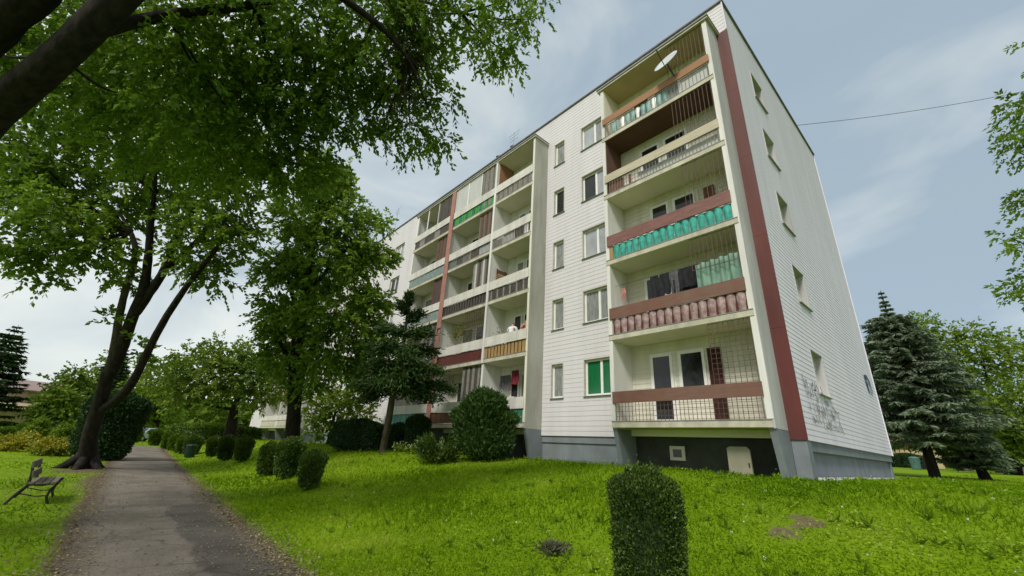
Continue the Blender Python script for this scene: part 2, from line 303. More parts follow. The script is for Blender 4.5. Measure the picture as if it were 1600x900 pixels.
# footpath: one sheet with ragged edges
def pathmat():
    m = bpy.data.materials.new('asphalt'); m.use_nodes = True; n = m.node_tree.nodes; l = m.node_tree.links; b = n['Principled BSDF']; b.inputs['Roughness'].default_value = .9; b.inputs['Specular IOR Level'].default_value = .2
    t = n.new('ShaderNodeTexCoord')
    a = n.new('ShaderNodeTexNoise'); a.inputs['Scale'].default_value = .9; a.inputs['Detail'].default_value = 7; a.inputs['Roughness'].default_value = .65; l.new(t.outputs['Object'], a.inputs['Vector'])
    c = n.new('ShaderNodeTexNoise'); c.inputs['Scale'].default_value = 60; c.inputs['Detail'].default_value = 3; l.new(t.outputs['Object'], c.inputs['Vector'])
    r = n.new('ShaderNodeValToRGB'); e = r.color_ramp.elements; e[0].position = .3; e[0].color = (.125, .108, .088, 1); e[1].position = .72; e[1].color = (.26, .222, .18, 1); l.new(a.outputs['Fac'], r.inputs[0])
    r2 = n.new('ShaderNodeValToRGB'); r2.color_ramp.elements[0].position = .35; r2.color_ramp.elements[0].color = (.7, .7, .7, 1); r2.color_ramp.elements[1].position = .7; r2.color_ramp.elements[1].color = (1.2, 1.2, 1.2, 1); l.new(c.outputs['Fac'], r2.inputs[0])
    mx = n.new('ShaderNodeMix'); mx.data_type = 'RGBA'; mx.blend_type = 'MULTIPLY'; mx.inputs['Factor'].default_value = 1; l.new(r.outputs[0], mx.inputs[6]); l.new(r2.outputs[0], mx.inputs[7])
    at_ = n.new('ShaderNodeAttribute'); at_.attribute_name = 'patch'
    m3 = n.new('ShaderNodeMix'); m3.data_type = 'RGBA'; l.new(at_.outputs['Fac'], m3.inputs['Factor']); l.new(mx.outputs[2], m3.inputs[6])
    m4 = n.new('ShaderNodeMix'); m4.data_type = 'RGBA'; m4.blend_type = 'MULTIPLY'; m4.inputs['Factor'].default_value = 1; l.new(mx.outputs[2], m4.inputs[6]); m4.inputs[7].default_value = (.60, .62, .64, 1); l.new(m4.outputs[2], m3.inputs[7])
    # dirt towards the edges
    a2 = n.new('ShaderNodeAttribute'); a2.attribute_name = 'dirt'; md = n.new('ShaderNodeMath'); md.operation = 'MULTIPLY_ADD'; l.new(a.outputs['Fac'], md.inputs[0]); md.inputs[1].default_value = 1.4; s3 = n.new('ShaderNodeMath'); s3.operation = 'ADD'; s3.inputs[1].default_value = -.95; l.new(a2.outputs['Fac'], s3.inputs[0]); l.new(s3.outputs[0], md.inputs[2])
    m5 = n.new('ShaderNodeMix'); m5.data_type = 'RGBA'; m5.clamp_factor = True; l.new(md.outputs[0], m5.inputs['Factor']); l.new(m3.outputs[2], m5.inputs[6]); m5.inputs[7].default_value = (.11, .078, .05, 1); l.new(m5.outputs[2], b.inputs['Base Color'])
    vo = n.new('ShaderNodeTexVoronoi'); vo.feature = 'DISTANCE_TO_EDGE'; vo.inputs['Scale'].default_value = .75
    dn_ = n.new('ShaderNodeTexNoise'); dn_.inputs['Scale'].default_value = 2.2; dn_.inputs['Detail'].default_value = 6; l.new(t.outputs['Object'], dn_.inputs['Vector'])
    mv = n.new('ShaderNodeMix'); mv.data_type = 'RGBA'; mv.inputs['Factor'].default_value = .35; l.new(t.outputs['Object'], mv.inputs[6]); l.new(dn_.outputs['Color'], mv.inputs[7]); l.new(mv.outputs[2], vo.inputs['Vector'])
    ck = n.new('ShaderNodeMapRange'); ck.inputs[1].default_value = .003; ck.inputs[2].default_value = .012; ck.inputs[3].default_value = .42; ck.inputs[4].default_value = 0; l.new(vo.outputs['Distance'], ck.inputs[0])
    m6 = n.new('ShaderNodeMix'); m6.data_type = 'RGBA'; l.new(ck.outputs[0], m6.inputs['Factor']); l.new(m5.outputs[2], m6.inputs[6]); m6.inputs[7].default_value = (.035, .03, .022, 1); l.new(m6.outputs[2], b.inputs['Base Color'])
    bp = n.new('ShaderNodeBump'); bp.inputs['Strength'].default_value = .9; bp.inputs['Distance'].default_value = .012; l.new(c.outputs['Fac'], bp.inputs['Height']); l.new(bp.outputs[0], b.inputs['Normal'])
    M['asphalt'] = m
pathmat()
py_ = np.concatenate([np.arange(-6, 24, .12), np.arange(24, 46.5, .4)]); nu = 34
rag = np.convolve(rng.normal(0, .09, len(py_)+8), np.ones(5)/5, 'same')[4:-4]; rag2 = np.convolve(rng.normal(0, .13, len(py_)+8), np.ones(5)/5, 'same')[4:-4]
u_ = np.linspace(0, 1, nu)
PX = (path_l(py_)+rag)[:, None]*(1-u_)+(path_r(py_)+rag2)[:, None]*u_; PY = np.repeat(py_[:, None], nu, 1)
PZ = terr(np.clip(PX, None, 2.5), PY)+.012+.012*np.sin(u_*math.pi)[None, :]
idx = np.arange(PX.size).reshape(PX.shape); Fq = np.stack([idx[:-1, :-1], idx[:-1, 1:], idx[1:, 1:], idx[1:, :-1]], -1).reshape(-1, 4)
path = structure(np_mesh('path', np.stack([PX, PY, PZ], -1).reshape(-1, 3), Fq, 'asphalt', smooth=True))
pa = ((PX > 1.35+.05*np.sin(PY*3)) & (PX < 2.15+.06*np.sin(PY*2)) & (PY < 13.4+.3*np.sin(PX*4)))*1.0
for nm, val in (('patch', pa), ('dirt', np.clip(1-np.minimum(PX-path_l(PY), path_r(PY)-PX)/.42, 0, 1))):
    a_ = path.data.attributes.new(nm, 'FLOAT', 'POINT'); a_.data.foreach_set('value', val.ravel().astype(np.float32))

# ------------------------------------------------------------------ foliage helpers
def nrm(a): return a/np.maximum(np.linalg.norm(a, axis=-1, keepdims=True), 1e-9)
def leaves(name, P, D, ln, wd, m, parent, jit=.35, fold=.18, up=None):
    n = len(P); D = nrm(np.asarray(D, float)); A = rng.normal(0, 1, (n, 3))
    if up is not None: A = A*.5+np.array(up)
    S = nrm(np.cross(D, A)); Nn = np.cross(S, D)
    l = (ln*(1+jit*rng.uniform(-1, 1, n)))[:, None]; w_ = (wd*(1+jit*rng.uniform(-1, 1, n)))[:, None]
    V = np.stack([P, P+D*l*.42+S*w_*.5+Nn*w_*fold, P+D*l, P+D*l*.42-S*w_*.5+Nn*w_*fold], 1).reshape(-1, 3)
    return np_mesh(name, V, np.arange(4*n).reshape(-1, 4), m, parent)
def sprays(name, Cn, D, K, L, ln, wd, m, parent, droop=.35, spread=.9, curl=.0):
    """twigs with alternating leaves: K leaves on each twig of length L"""
    n = len(Cn); D = nrm(np.asarray(D, float)); S = nrm(np.cross(D, rng.normal(0, .45, (n, 3))+np.array([0, 0, 1.])))
    P = []; Q = []
    Lj = L*(1+.35*rng.uniform(-1, 1, n))[:, None]
    for i in range(K):
        t = (i+.6)/K; sg = 1 if i % 2 else -1
        p = Cn+D*Lj*t+np.array([0, 0, -1.])*droop*Lj*t*t+rng.normal(0, L*.05, (n, 3))
        q = D*(.45+.5*t)+S*sg*spread*(1-.55*t)+np.array([0, 0, -droop*.9])+rng.normal(0, .28, (n, 3))
        P.append(p); Q.append(q)
    return leaves(name, np.concatenate(P), np.concatenate(Q), ln, wd, m, parent)
def blob_pts(blobs, dens_scale=1.0, shell=2.0, down=-.25):
    """twig roots in a set of lumpy volumes (centre, radii, count)"""
    Cs, Ds = [], []
    for (c, r, n) in blobs:
        n = int(n*dens_scale); d = nrm(rng.normal(0, 1, (n, 3))); rad = rng.uniform(0, 1, n)**(1/shell)
        f = 1+.22*np.sin(d[:, 0]*5+c[0])*np.sin(d[:, 1]*4+c[1]*2)+.15*np.sin(d[:, 2]*6+c[2]*3)
        p = np.array(c)+d*np.array(r)*(rad*f)[:, None]
        Cs.append(p); Ds.append(d*np.array([1, 1, .6])+np.array([0, 0, down])+rng.normal(0, .35, (n, 3)))
    return np.concatenate(Cs), np.concatenate(Ds)
def gz(x, y): return float(terr(x, y))
def stand(px, py, d):
    p = at(px, py, d); return np.array([p[0], p[1], gz(p[0], p[1])])
def pxm(n, d): return n*d/FOC
def bl(px, py, d, rpx, n, sq=.85, dd=1.0):
    r = pxm(rpx, d); return (at(px, py, d), (r, r*dd, r*sq), n)
def limb(pts, rad, name, m, parent, seg=9, wob=.07):
    # smooth the polyline first
    P = [np.array(p, float) for p in pts]; R = list(rad)
    for _ in range(2):
        Q, S = [P[0]], [R[0]]
        for i in range(len(P)-1):
            Q += [P[i]*.75+P[i+1]*.25, P[i]*.25+P[i+1]*.75]; S += [R[i]*.75+R[i+1]*.25, R[i]*.25+R[i+1]*.75]
        Q.append(P[-1]); S.append(R[-1]); P, R = Q, S
    return MB().tube(P, R, seg, wob=wob).build(name, m, parent, True)
leafmat('leaf_maple', (.085, .155, .012), (.22, .345, .03), .55, .02, .5)
leafmat('leaf_canopy', (.075, .150, .012), (.22, .35, .03), .57, .015, .45)
leafmat('leaf_light', (.10, .17, .012), (.25, .35, .03), .4, .02, .4)
leafmat('leaf_mid', (.075, .135, .012), (.19, .27, .028), .38, .02, .4)
leafmat('leaf_fresh', (.11, .20, .016), (.27, .41, .04), .57, .02, .5)
leafmat('leaf_seed', (.06, .062, .032), (.15, .14, .08), .3, .03, .8)
leafmat('leaf_box', (.032, .066, .009), (.11, .175, .022), .25, .03, 1.5, c=(.10, .15, .03))
leafmat('leaf_boxfar', (.05, .10, .008), (.14, .23, .016), .25, .02, 1.0)
leafmat('leaf_yellow', (.12, .17, .02), (.42, .36, .02), .3, .03, 1.2)
leafmat('leaf_yew', (.014, .040, .010), (.048, .095, .022), .2, .03, .8)
leafmat('needle_blue', (.095, .135, .078), (.235, .295, .19), .25, .015, .5)
leafmat('needle_dark', (.018, .042, .012), (.055, .10, .022), .25, .015, .6)
leafmat('needle_thuja', (.022, .060, .012), (.075, .14, .028), .2, .04, 1.4)
leafmat('needle_juniper', (.045, .085, .015), (.12, .18, .03), .2, .04, 1.6)
leafmat('grass_blade', (.105, .205, .006), (.26, .385, .014), .48, .0, .42, c=(.36, .42, .06), rw=.45, nw=2.6)
leafmat('clover', (.100, .205, .006), (.25, .385, .016), .45, .0, .42, c=(.36, .46, .08), rw=.5, nw=2.3)
leafmat('litter', (.14, .115, .06), (.36, .32, .17), .2, .02, 2)
leafmat('petal', (.6, .62, .5), (.75, .75, .68), .3, .02, 2)
leafmat('weed', (.11, .20, .01), (.24, .36, .03), .4, .0, 1.2)
mat('grit', (.30, .27, .22), .9, scale=30, col2=(.14, .12, .10))
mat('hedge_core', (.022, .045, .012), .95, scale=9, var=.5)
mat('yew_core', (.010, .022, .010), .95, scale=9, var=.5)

# ================================================================== the apartment building
XL, XF, XB, XE, YG, YEND = 11.58, 12.49, 12.72, 24.70, 3.06, 63.0
H, Z0, ZP, ZR = 2.8, 2.48, 2.25, 18.0
LOGTOP = 16.46
bld = thing('apartment_building', 'five storey white clapboard apartment block with stacked balconies', 'building', (18, 33, 1.36))
W = lambda mb, name, mats, parent=bld, smooth=False: mb.build(name, mats, parent, smooth)

# core, plinth, roof
W(MB().box(XB, XE-.25, YG+.24, YEND, ZP+.02, ZR-.12), 'wall', 'wall_cream')
W(MB().box(XB, XE-.12, YG+.16, YEND-.05, .3, ZP-.24), 'plinth', 'plinth')
SEG = ((YG+.165, 3.45), (7.96, 12.06), (23.5, 41.25), (53.35, YEND-.06))
for (ya, yb) in SEG: W(MB().box(XF+.10, XB-.003, ya, yb, .3, ZP-.242), 'plinth', 'plinth')
W(MB().box(XF+.03, XE-.04, YG+.05, YG+.30, ZP-.24, ZP+.0), 'plinth_ledge', 'plinth')
W(MB().box(XF+.02, XF+.36, YG+.02, 3.415, 1.0, ZP-.004), 'plinth_pier', 'plinth')
W(MB().box(XE-.42, XE-.10, YG+.10, YG+.158, 1.0, ZP-.243), 'plinth_pier', 'plinth')
rf = W(MB().box(XF-.06, XE+.06, YG-.06, YEND+.05, ZR-.0, ZR+.07), 'roof', 'roof_dark')

def clip_rows(u0, u1, z0, z1, holes, pitch):
    """lapped boards: yields rows, each a list of (ua, ub, za, zb) left after cutting the openings"""
    n = int(round((z1-z0)/pitch)); p = (z1-z0)/n
    for i in range(n):
        a, b = z0+i*p, z0+(i+1)*p
        cuts = sorted({a, b} | {z for h in holes for z in (h[2], h[3]) if a+.004 < z < b-.004})
        segs = []
        for c, d in zip(cuts[:-1], cuts[1:]):
            m_ = (c+d)/2; us = [u0]
            for h in sorted(h for h in holes if h[2] < m_ < h[3]): us += [h[0], h[1]]
            us.append(u1)
            for k in range(0, len(us), 2):
                if us[k+1]-us[k] > .01: segs.append((us[k], us[k+1], c, d))
        yield a, b, segs
def board_mesh(mb, axis, base, sgn, a, b, segs, proud=.008):
    for (ua, ub, c, d) in segs:
        fc = proud*(1-(c-a)/(b-a))+.003; fd = proud*(1-(d-a)/(b-a))+.003
        poly = [(base, c), (base+sgn*fc, c), (base+sgn*fd, d), (base, d)]
        if axis == 'y': mb.prism(poly, 1, ua, ub)              # front faces -X, runs along y
        else: mb.prism(poly, 0, ua, ub)                        # front faces -Y, runs along x
def siding(axis, base, sgn, u0, u1, z0, z1, holes, pitch, m, single=True, name='siding_board'):
    if single:
        for a, b, segs in clip_rows(u0, u1, z0, z1, holes, pitch):
            du = random.uniform(-.001, .001)
            rows_ = {}
            for sg_ in segs: rows_.setdefault((sg_[0], sg_[1]), []).append(sg_)
            for g_ in rows_.values():
                mb = MB(); board_mesh(mb, axis, base, sgn, a, b, g_, .008+du); W(mb, name, m)
    else:
        mb = MB()
        for a, b, segs in clip_rows(u0, u1, z0, z1, holes, pitch): board_mesh(mb, axis, base, sgn, a, b, segs)
        stuff(W(mb, 'siding', m))
def backing(axis, b0, b1, u0, u1, z0, z1, holes, m):
    mb = MB(); us = sorted({u0, u1} | {v for h in holes for v in h[:2]})
    for ua, ub in zip(us[:-1], us[1:]):
        mid = (ua+ub)/2; zs = [z0]
        for h in sorted((h for h in holes if h[0] < mid < h[1]), key=lambda h: h[2]): zs += [h[2], h[3]]
        zs.append(z1)
        for k in range(0, len(zs), 2):
            if axis == 'y': mb.box(b0, b1, ua, ub, zs[k], zs[k+1])
            else: mb.box(ua, ub, b0, b1, zs[k], zs[k+1])
    W(mb, 'wall', m)

def window_x(y0, y1, z0, z1, xf, panes, parent=bld, sashes=2, xo=None, sill=True, fw=.075, tilt=False):
    """window facing -X: frame at depth xf, reveal from xo to xf"""
    mb = MB()
    mb.box(xf, xf+.06, y0, y0+fw, z0, z1).box(xf, xf+.06, y1-fw, y1, z0, z1).box(xf, xf+.06, y0+fw, y1-fw, z0, z0+fw).box(xf, xf+.06, y0+fw, y1-fw, z1-fw, z1)
    for i in range(1, sashes):
        c = y0+(y1-y0)*i/sashes; mb.box(xf-.006, xf+.062, c-.05, c+.05, z0+fw*.5, z1-fw*.5)
    wn = W(mb, 'window', 'frame_white', parent)
    for i in range(sashes):
        a = y0+(y1-y0)*i/sashes+.03; b = y0+(y1-y0)*(i+1)/sashes-.03
        pm = panes[i % len(panes)]
        W(MB().box(xf+.025, xf+.035, a, b, z0+.03, z1-.03), 'pane', pm, wn)
    if xo is not None:
        W(MB().box(xo, xf+.002, y0-.03, y0+.002, z0, z1).box(xo, xf+.002, y1-.002, y1+.03, z0, z1).box(xo, xf+.002, y0-.03, y1+.03, z1-.002, z1+.03).box(xo, xf+.002, y0-.03, y1+.03, z0-.03, z0+.002), 'reveal', 'reveal', wn)
    if sill: W(MB().prism([((xo or xf)-.05, z0-.025), (xf, z0+.006), (xf, z0+.016), ((xo or xf)-.05, z0-.012)], 1, y0-.05, y1+.05), 'sill', 'sill', wn)
    return wn
def window_y(x0, x1, z0, z1, yf, pane, yo):
    mb = MB(); fw = .06
    mb.box(x0, x0+fw, yf, yf+.06, z0, z1).box(x1-fw, x1, yf, yf+.06, z0, z1).box(x0+fw, x1-fw, yf, yf+.06, z0, z0+fw).box(x0+fw, x1-fw, yf, yf+.06, z1-fw, z1)
    wn = W(mb, 'window', 'frame_white'); W(MB().box(x0+.03, x1-.03, yf+.025, yf+.035, z0+.03, z1-.03), 'pane', pane, wn)
    W(MB().box(x0-.03, x0+.002, yo, yf, z0, z1).box(x1-.002, x1+.03, yo, yf, z0, z1).box(x0-.03, x1+.03, yo, yf, z1-.002, z1+.03).box(x0-.03, x1+.03, yo, yf, z0-.03, z0+.002), 'reveal', 'concrete_pale', wn)
    W(MB().prism([(yo-.05, z0-.03), (yf, z0+.006), (yf, z0+.018), (yo-.05, z0-.012)], 0, x0-.04, x1+.04), 'sill', 'sill', wn)

# gable end
gh = [(14.62, 15.82, 3.62+H*k, 4.90+H*k) for k in range(5)]
backing('x', YG+.015, YG+.30, XF+.015, XE-.01, ZP+.003, ZR-.003, gh, 'siding_gable')
siding('x', YG+.015, -1, XF+.006, XE, ZP+.005, 12.05, gh, .14, 'siding_gable'); siding('x', YG+.015, -1, XF+.006, XE, 12.05, ZR-.01, gh, .14, 'siding_gable', single=False)
for k, h in enumerate(gh): window_y(h[0], h[1], h[2], h[3], YG+.21, ['pane_net', 'pane_dark', 'pane_net', 'pane_sky', 'pane_dark'][k], YG-.012)
W(MB().box(XF-.025, XF-.004, YG-.03, YG+.008, 16.54, ZR-.004), 'corner_trim', 'siding_gable'); W(MB().box(XE-.01, XE+.02, YG-.02, YG+.05, ZP, ZR-.004), 'corner_trim', 'siding_gable')

# maroon strip on the facade beside the gable corner: sheet over sheet, white clapboard above
zs = [ZP+.0, 5.1, 7.95, 10.8, 13.65, 16.5]
for a, b in zip(zs[:-1], zs[1:]): W(MB().box(XF-.02, XF+.014, YG-.02, 3.43, a+.006, b), 'cladding_sheet', 'maroon')
backing('y', XF+.016, XB, YG+.302, 3.44, ZP+.004, ZR-.004, [], 'siding')
siding('y', XF+.012, -1, YG+.01, 3.44, 16.54, ZR-.01, [], .175, 'siding', single=False)
for (ya, yb) in ((3.44, 7.9), (12.05, 23.5), (41.2, 53.4)):
    backing('y', XF+.016, XB, ya, yb, 16.5, ZR-.004, [], 'siding'); siding('y', XF+.012, -1, ya, yb, 16.5, ZR-.01, [], .175, 'siding', single=False)
for (ya, yb) in SEG[1:]: W(MB().box(XF+.05, XB-.004, ya+.002, yb-.002, ZP-.24, ZP+.0), 'plinth_ledge', 'plinth')

# facade between the balcony stacks
SW = [(10.86, 11.54, 3.62+H*k, 5.02+H*k) for k in range(5)]; LW = [(8.36, 9.86, 3.62+H*k, 5.02+H*k) for k in range(5)]
backing('y', XF+.012, XB, 7.9, 12.05, ZP+.003, ZR-.004, SW+LW, 'siding')
siding('y', XF+.012, -1, 7.96, 12.0, ZP, ZR-.01, SW+LW, .175, 'siding')
psm = ['pane_net', 'pane_net', 'pane_net', 'pane_dark', 'pane_net']; plm = [['pane_green'], ['pane_net', 'pane_net'], ['pane_sky'], ['pane_sky', 'pane_dark'], ['pane_net', 'pane_sky']]
for k in range(5):
    h = SW[k]; window_x(h[0]+.03, h[1]-.03, h[2]+.03, h[3]-.03, XF+.11, [psm[k]], sashes=1, xo=XF-.01)
    h = LW[k]; window_x(h[0]+.03, h[1]-.03, h[2]+.03, h[3]-.03, XF+.11, plm[k], sashes=2, xo=XF-.01)
# facade beyond the second stack and beyond the third
F2 = [(y, y+d, 3.62+H*k, 5.02+H*k) for k in range(5) for (y, d) in ((24.5, .7), (27.0, 1.5), (31.4, 1.5), (36.0, 1.5), (39.3, .7))]
backing('y', XF+.012, XB, 23.5, 41.2, ZP+.003, ZR-.004, F2, 'siding')
siding('y', XF+.012, -1, 23.55, 41.2, ZP, ZR-.01, F2, .165, 'siding', single=False)
for h in F2: window_x(h[0]+.03, h[1]-.03, h[2]+.03, h[3]-.03, XF+.11, [random.choice(['pane_dark', 'pane_net', 'pane_sky'])], sashes=1 if h[1]-h[0] < 1 else 2, xo=XF-.01, sill=True)
F3 = [(y, y+d, 3.62+H*k, 5.02+H*k) for k in range(5) for (y, d) in ((54.2, .7), (57.5, 1.5))]
backing('y', XF+.012, XB, 53.4, YEND, ZP+.003, ZR-.004, F3, 'siding')
siding('y', XF+.012, -1, 53.4, YEND, ZP, ZR-.01, F3, .165, 'siding', single=False)
for h in F3: window_x(h[0]+.03, h[1]-.03, h[2]+.03, h[3]-.03, XF+.11, ['pane_dark'], sashes=1 if h[1]-h[0] < 1 else 2, xo=XF-.01, sill=False)

# ------------------------------------------------------------------ balcony stacks
def side_wall(y0, y1, m='concrete', foot=True):
    W(MB().box(XL, XB+.05, y0, y1, Z0-.02, LOGTOP), 'side_wall', m)
    if foot: W(MB().prism([(XL+.035, Z0-.02), (XB+.05, Z0-.02), (XB+.05, .7), (XL+.52, .7)], 1, y0+.004, y1-.004), 'side_wall_foot', 'plinth')
def edge_strip(y0, y1, m='wall_white'):
    W(MB().box(XL-.012, XL-.002, y0+.01, y1-.01, Z0+.2, LOGTOP-.02), 'edge_strip', m)
def stack_slabs(y0, y1, front=XL-.03):
    for k in range(5):
        W(MB().box(front, XB+.02, y0, y1, Z0+H*k, Z0+H*k+.165), 'balcony_slab', 'slab')
        W(MB().box(front-.012, front+.05, y0, y1, Z0+H*k+.166, Z0+H*k+.19), 'slab_nosing', 'sill')
    W(MB().box(front-.05, XB+.02, y0-.14, y1+.14, LOGTOP+.002, LOGTOP+.085).box(front-.08, XF-.01, y0-.16, y1+.16, LOGTOP+.087, LOGTOP+.12, 1), 'roof_slab', ['slab', 'roof_dark'])
    W(MB().box(XB-.28, XB-.04, y0, y1, Z0-.2, Z0-.003), 'beam', 'ceil_cream')
def ceiling(y0, y1, k, m):
    z = Z0+H*(k+1) if k < 4 else LOGTOP+.002
    W(MB().box(XL-.005, XB-.006, y0+.006, y1-.006, z-.016, z-.003), 'ceiling', m)
def backwall(y0, y1, k, m='wall_cream', clap=False):
    z0 = Z0+H*k+.168; z1 = Z0+H*(k+1)-.02
    W(MB().box(XB-.03, XB+.01, y0, y1, z0, z1), 'loggia_wall', m)
    if clap:
        mb = MB()
        for a, b, s in clip_rows(y0, y1, z0, z1, [], .16): board_mesh(mb, 'y', XB-.031, -1, a, b, s, .014)
        stuff(W(mb, 'siding', m))
def parapet(y0, y1, k, m, z0=.74, z1=1.10, x=XL-.055, pieces=1):
    b = Z0+H*k
    for i in range(pieces):
        a = y0+(y1-y0)*i/pieces; c = y0+(y1-y0)*(i+1)/pieces
        W(MB().box(x, x+.04, a+.004*(i > 0), c, b+z0, b+z1), 'parapet_board', m)
def bars(y0, y1, z0, z1, step, m, r=.008, x=XL-.01, horiz=(), name='railing'):
    mb = MB(); n = max(1, int((y1-y0)/step))
    for i in range(n+1):
        y = y0+(y1-y0)*i/n; mb.box(x-r, x+r, y-r, y+r, z0, z1)
    for z in (z0+.02, z1-.02)+tuple(horiz): mb.box(x-r+.001, x+r-.001, y0, y1, z-r, z+r)
    return W(mb, name, m)
def grid(y0, y1, z0, z1, s, m, x=XL-.01, r=.006, name='trellis'):
    mb = MB(); n = int((y1-y0)/s); k = int((z1-z0)/s)
    for i in range(n+1): y = y0+(y1-y0)*i/n; mb.box(x-r, x+r, y-r, y+r, z0, z1)
    for j in range(k+1): z = z0+(z1-z0)*j/k; mb.box(x-r+.001, x+r-.001, y0, y1, z-r*.8, z+r*.8)
    return W(mb, name, m)
def scallop(y0, y1, z0, z1, n, mats, x=XL+.02, amp=.07, fn=None):
    """cloth laced to the railing so that it puffs out between the bars; each puff is a piece"""
    sc = bpy.data.objects.new('balcony_screen', None); C.objects.link(sc); sc.parent = bld; sc.matrix_parent_inverse = Matrix.Translation(-bld.location)
    wv = (y1-y0)/n; K, J = 8, 7
    for i in range(n):
        V = []; 
        for j in range(J+1):
            t = j/J; top = .55+.45*math.sin(min(1, t*1.6+.12)*math.pi/2)
            wid = .93-.24*(1-t)*(1 if t < .5 else .5)
            for k in range(K+1):
                s_ = k/K; a = math.sin(s_*math.pi)
                V.append((x-amp*a*(.35+.65*math.sin(min(1, .15+t*.95)*math.pi*.86))-.004*random.random(), y0+wv*(i+.5+(s_-.5)*wid), z0+(z1-z0)*(t*(1-.05*(1-a)) if t > .9 else t)-.015*a*(1-t)))
        F = [(j*(K+1)+k, j*(K+1)+k+1, (j+1)*(K+1)+k+1, (j+1)*(K+1)+k) for j in range(J) for k in range(K)]
        me = bpy.data.meshes.new('screen_fold'); me.from_pydata(V, [], F); me.materials.append(M[mats[i % len(mats)] if fn is None else fn(i)])
        me.polygons.foreach_set('use_smooth', [True]*len(F)); link('screen_fold', me, sc)
def slats(y0, y1, z0, z1, n, mats, x=XL+.0, gap=.012, t=.018, name='slat'):
    sc = W(MB().box(x+.03, x+.05, y0, y1, z0+.03, z0+.07).box(x+.03, x+.05, y0, y1, z1-.07, z1-.03), 'balcony_screen', 'bar_brown')
    w_ = (y1-y0)/n
    for i in range(n):
        W(MB().box(x-.004*random.random(), x+t, y0+w_*i+gap/2, y0+w_*(i+1)-gap/2, z0+.01*random.random(), z1-.008*random.random()), name, mats[i % len(mats)], sc)
def panel(y0, y1, z0, z1, m, x=XL+.0, name='balcony_screen', t=.02):
    W(MB().box(x, x+t, y0, y1, z0, z1), name, m)
def loggia_window(y0, y1, k, ws=(('d', .0, .42), ('w', .5, .98)), mats=('pane_dark', 'pane_dark'), m='frame_white'):
    """balcony door (d) and window (w) in the back wall, as fractions of y0..y1 seen from the right"""
    b = Z0+H*k
    for i, (t, a, c) in enumerate(ws):
        ya = y0+(y1-y0)*a; yb = y0+(y1-y0)*c; zb = b+(.22 if t == 'd' else 1.05)
        window_x(ya, yb, zb, b+2.38, XB-.105, [mats[i % len(mats)]], sashes=1, sill=(t == 'w'), fw=.09)
        W(MB().box(XB-.046, XB-.034, ya-.05, yb+.05, zb-.04, b+2.43), 'window_surround', m)

# --- stack 1, by the gable
A0, A1 = 3.59, 7.89
side_wall(3.42, A0, 'concrete_pale'); side_wall(A1, 8.04, 'wall_white')
edge_strip(3.42, A0); edge_strip(A1, 8.04); stack_slabs(3.47, 8.02)
cm = ['ceil_cream', 'ceil_cream', 'ceil_cream', 'ceil_brown', 'ceil_tan']
for k in range(5):
    ceiling(A0, A1, k, cm[k]); backwall(A0, A1, k, 'wall_cream', clap=True)
W(MB().box(XL+.03, XB-.035, A1-.012, A1-.002, Z0+3*H+.2, Z0+4*H-.02), 'wall_lining', 'ceil_brown')
W(MB().box(XL+.03, XB-.035, A1-.012, A1-.002, Z0+4*H+.2, LOGTOP-.02), 'wall_lining', 'ceil_cream')
b = [Z0+H*k for k in range(5)]
parapet(3.56, 7.95, 0, 'board_brown', .73, 1.09); grid(3.62, 7.86, b[0]+.19, b[0]+.76, .115, 'bar_brown', r=.006, name='railing'); grid(3.62, 4.72, b[0]+1.09, b[0]+2.78, .13, 'bar_brown', x=XL+.02)
parapet(3.56, 7.95, 1, 'board_brown', .73, 1.12); scallop(3.6, 7.82, b[1]+.2, b[1]+.72, 16, ['sheet_mauve']); panel(3.6, 7.86, b[1]+.19, b[1]+.74, 'wood_maroon', x=XL+.045)
bars(3.62, 4.95, b[1]+1.7, b[1]+2.78, .13, 'bar_brown', x=XL+.02, name='trellis')
parapet(3.56, 7.95, 2, 'board_mauve', .73, 1.15, pieces=3); scallop(3.6, 7.72, b[2]+.2, b[2]+.72, 16, ['sheet_teal', 'sheet_teal', 'sheet_teal']); panel(3.6, 7.8, b[2]+.19, b[2]+.73, 'sheet_teal_pale', x=XL+.045); panel(7.73, 7.86, b[2]+.2, b[2]+.72, 'wood_yellow', x=XL)
bars(3.62, 4.9, b[2]+1.15, b[2]+2.78, .13, 'bar_brown', x=XL+.02, name='trellis')
parapet(3.56, 7.95, 3, 'board_cream', .73, 1.08, pieces=2); bars(3.62, 7.86, b[3]+.19, b[3]+.74, .12, 'bar_grey'); panel(3.7, 6.6, b[3]+.2, b[3]+.66, 'screen_pale', x=XL+.16); panel(7.15, 7.82, b[3]+.2, b[3]+.68, 'wood_brown', x=XL+.05); panel(6.85, 6.95, b[3]+.2, b[3]+.68, 'wood_brown', x=XL+.05)
bars(3.62, 5.0, b[3]+1.1, b[3]+2.78, .13, 'bar_brown', x=XL+.02, name='trellis')
parapet(3.52, 7.95, 4, 'board_orange', .80, 1.12, x=XL-.08, pieces=2); bars(3.62, 7.86, b[4]+.19, b[4]+.78, .13, 'bar_grey'); panel(3.66, 4.62, b[4]+.2, b[4]+.74, 'screen_pale', x=XL+.04)
scallop(5.1, 7.6, b[4]+.2, b[4]+.74, 11, ['sheet_teal_pale', 'sheet_teal_pale', 'frame_white'], amp=.05)
bars(3.62, 5.0, b[4]+1.15, LOGTOP-.01, .13, 'bar_brown', x=XL+.02, name='trellis')
loggia_window(4.75, 7.05, 0, (('w', .0, .0001),), ('pane_dark',)) if False else None
loggia_window(4.6, 7.15, 0, (('d', .70, 1.0), ('w', .29, .62)), ('pane_dark', 'pane_dark'))
W(MB().box(XB-.12, XB-.10, 4.86, 5.24, b[0]+.3, b[0]+2.36), 'door_curtain', 'cloth_maroon')
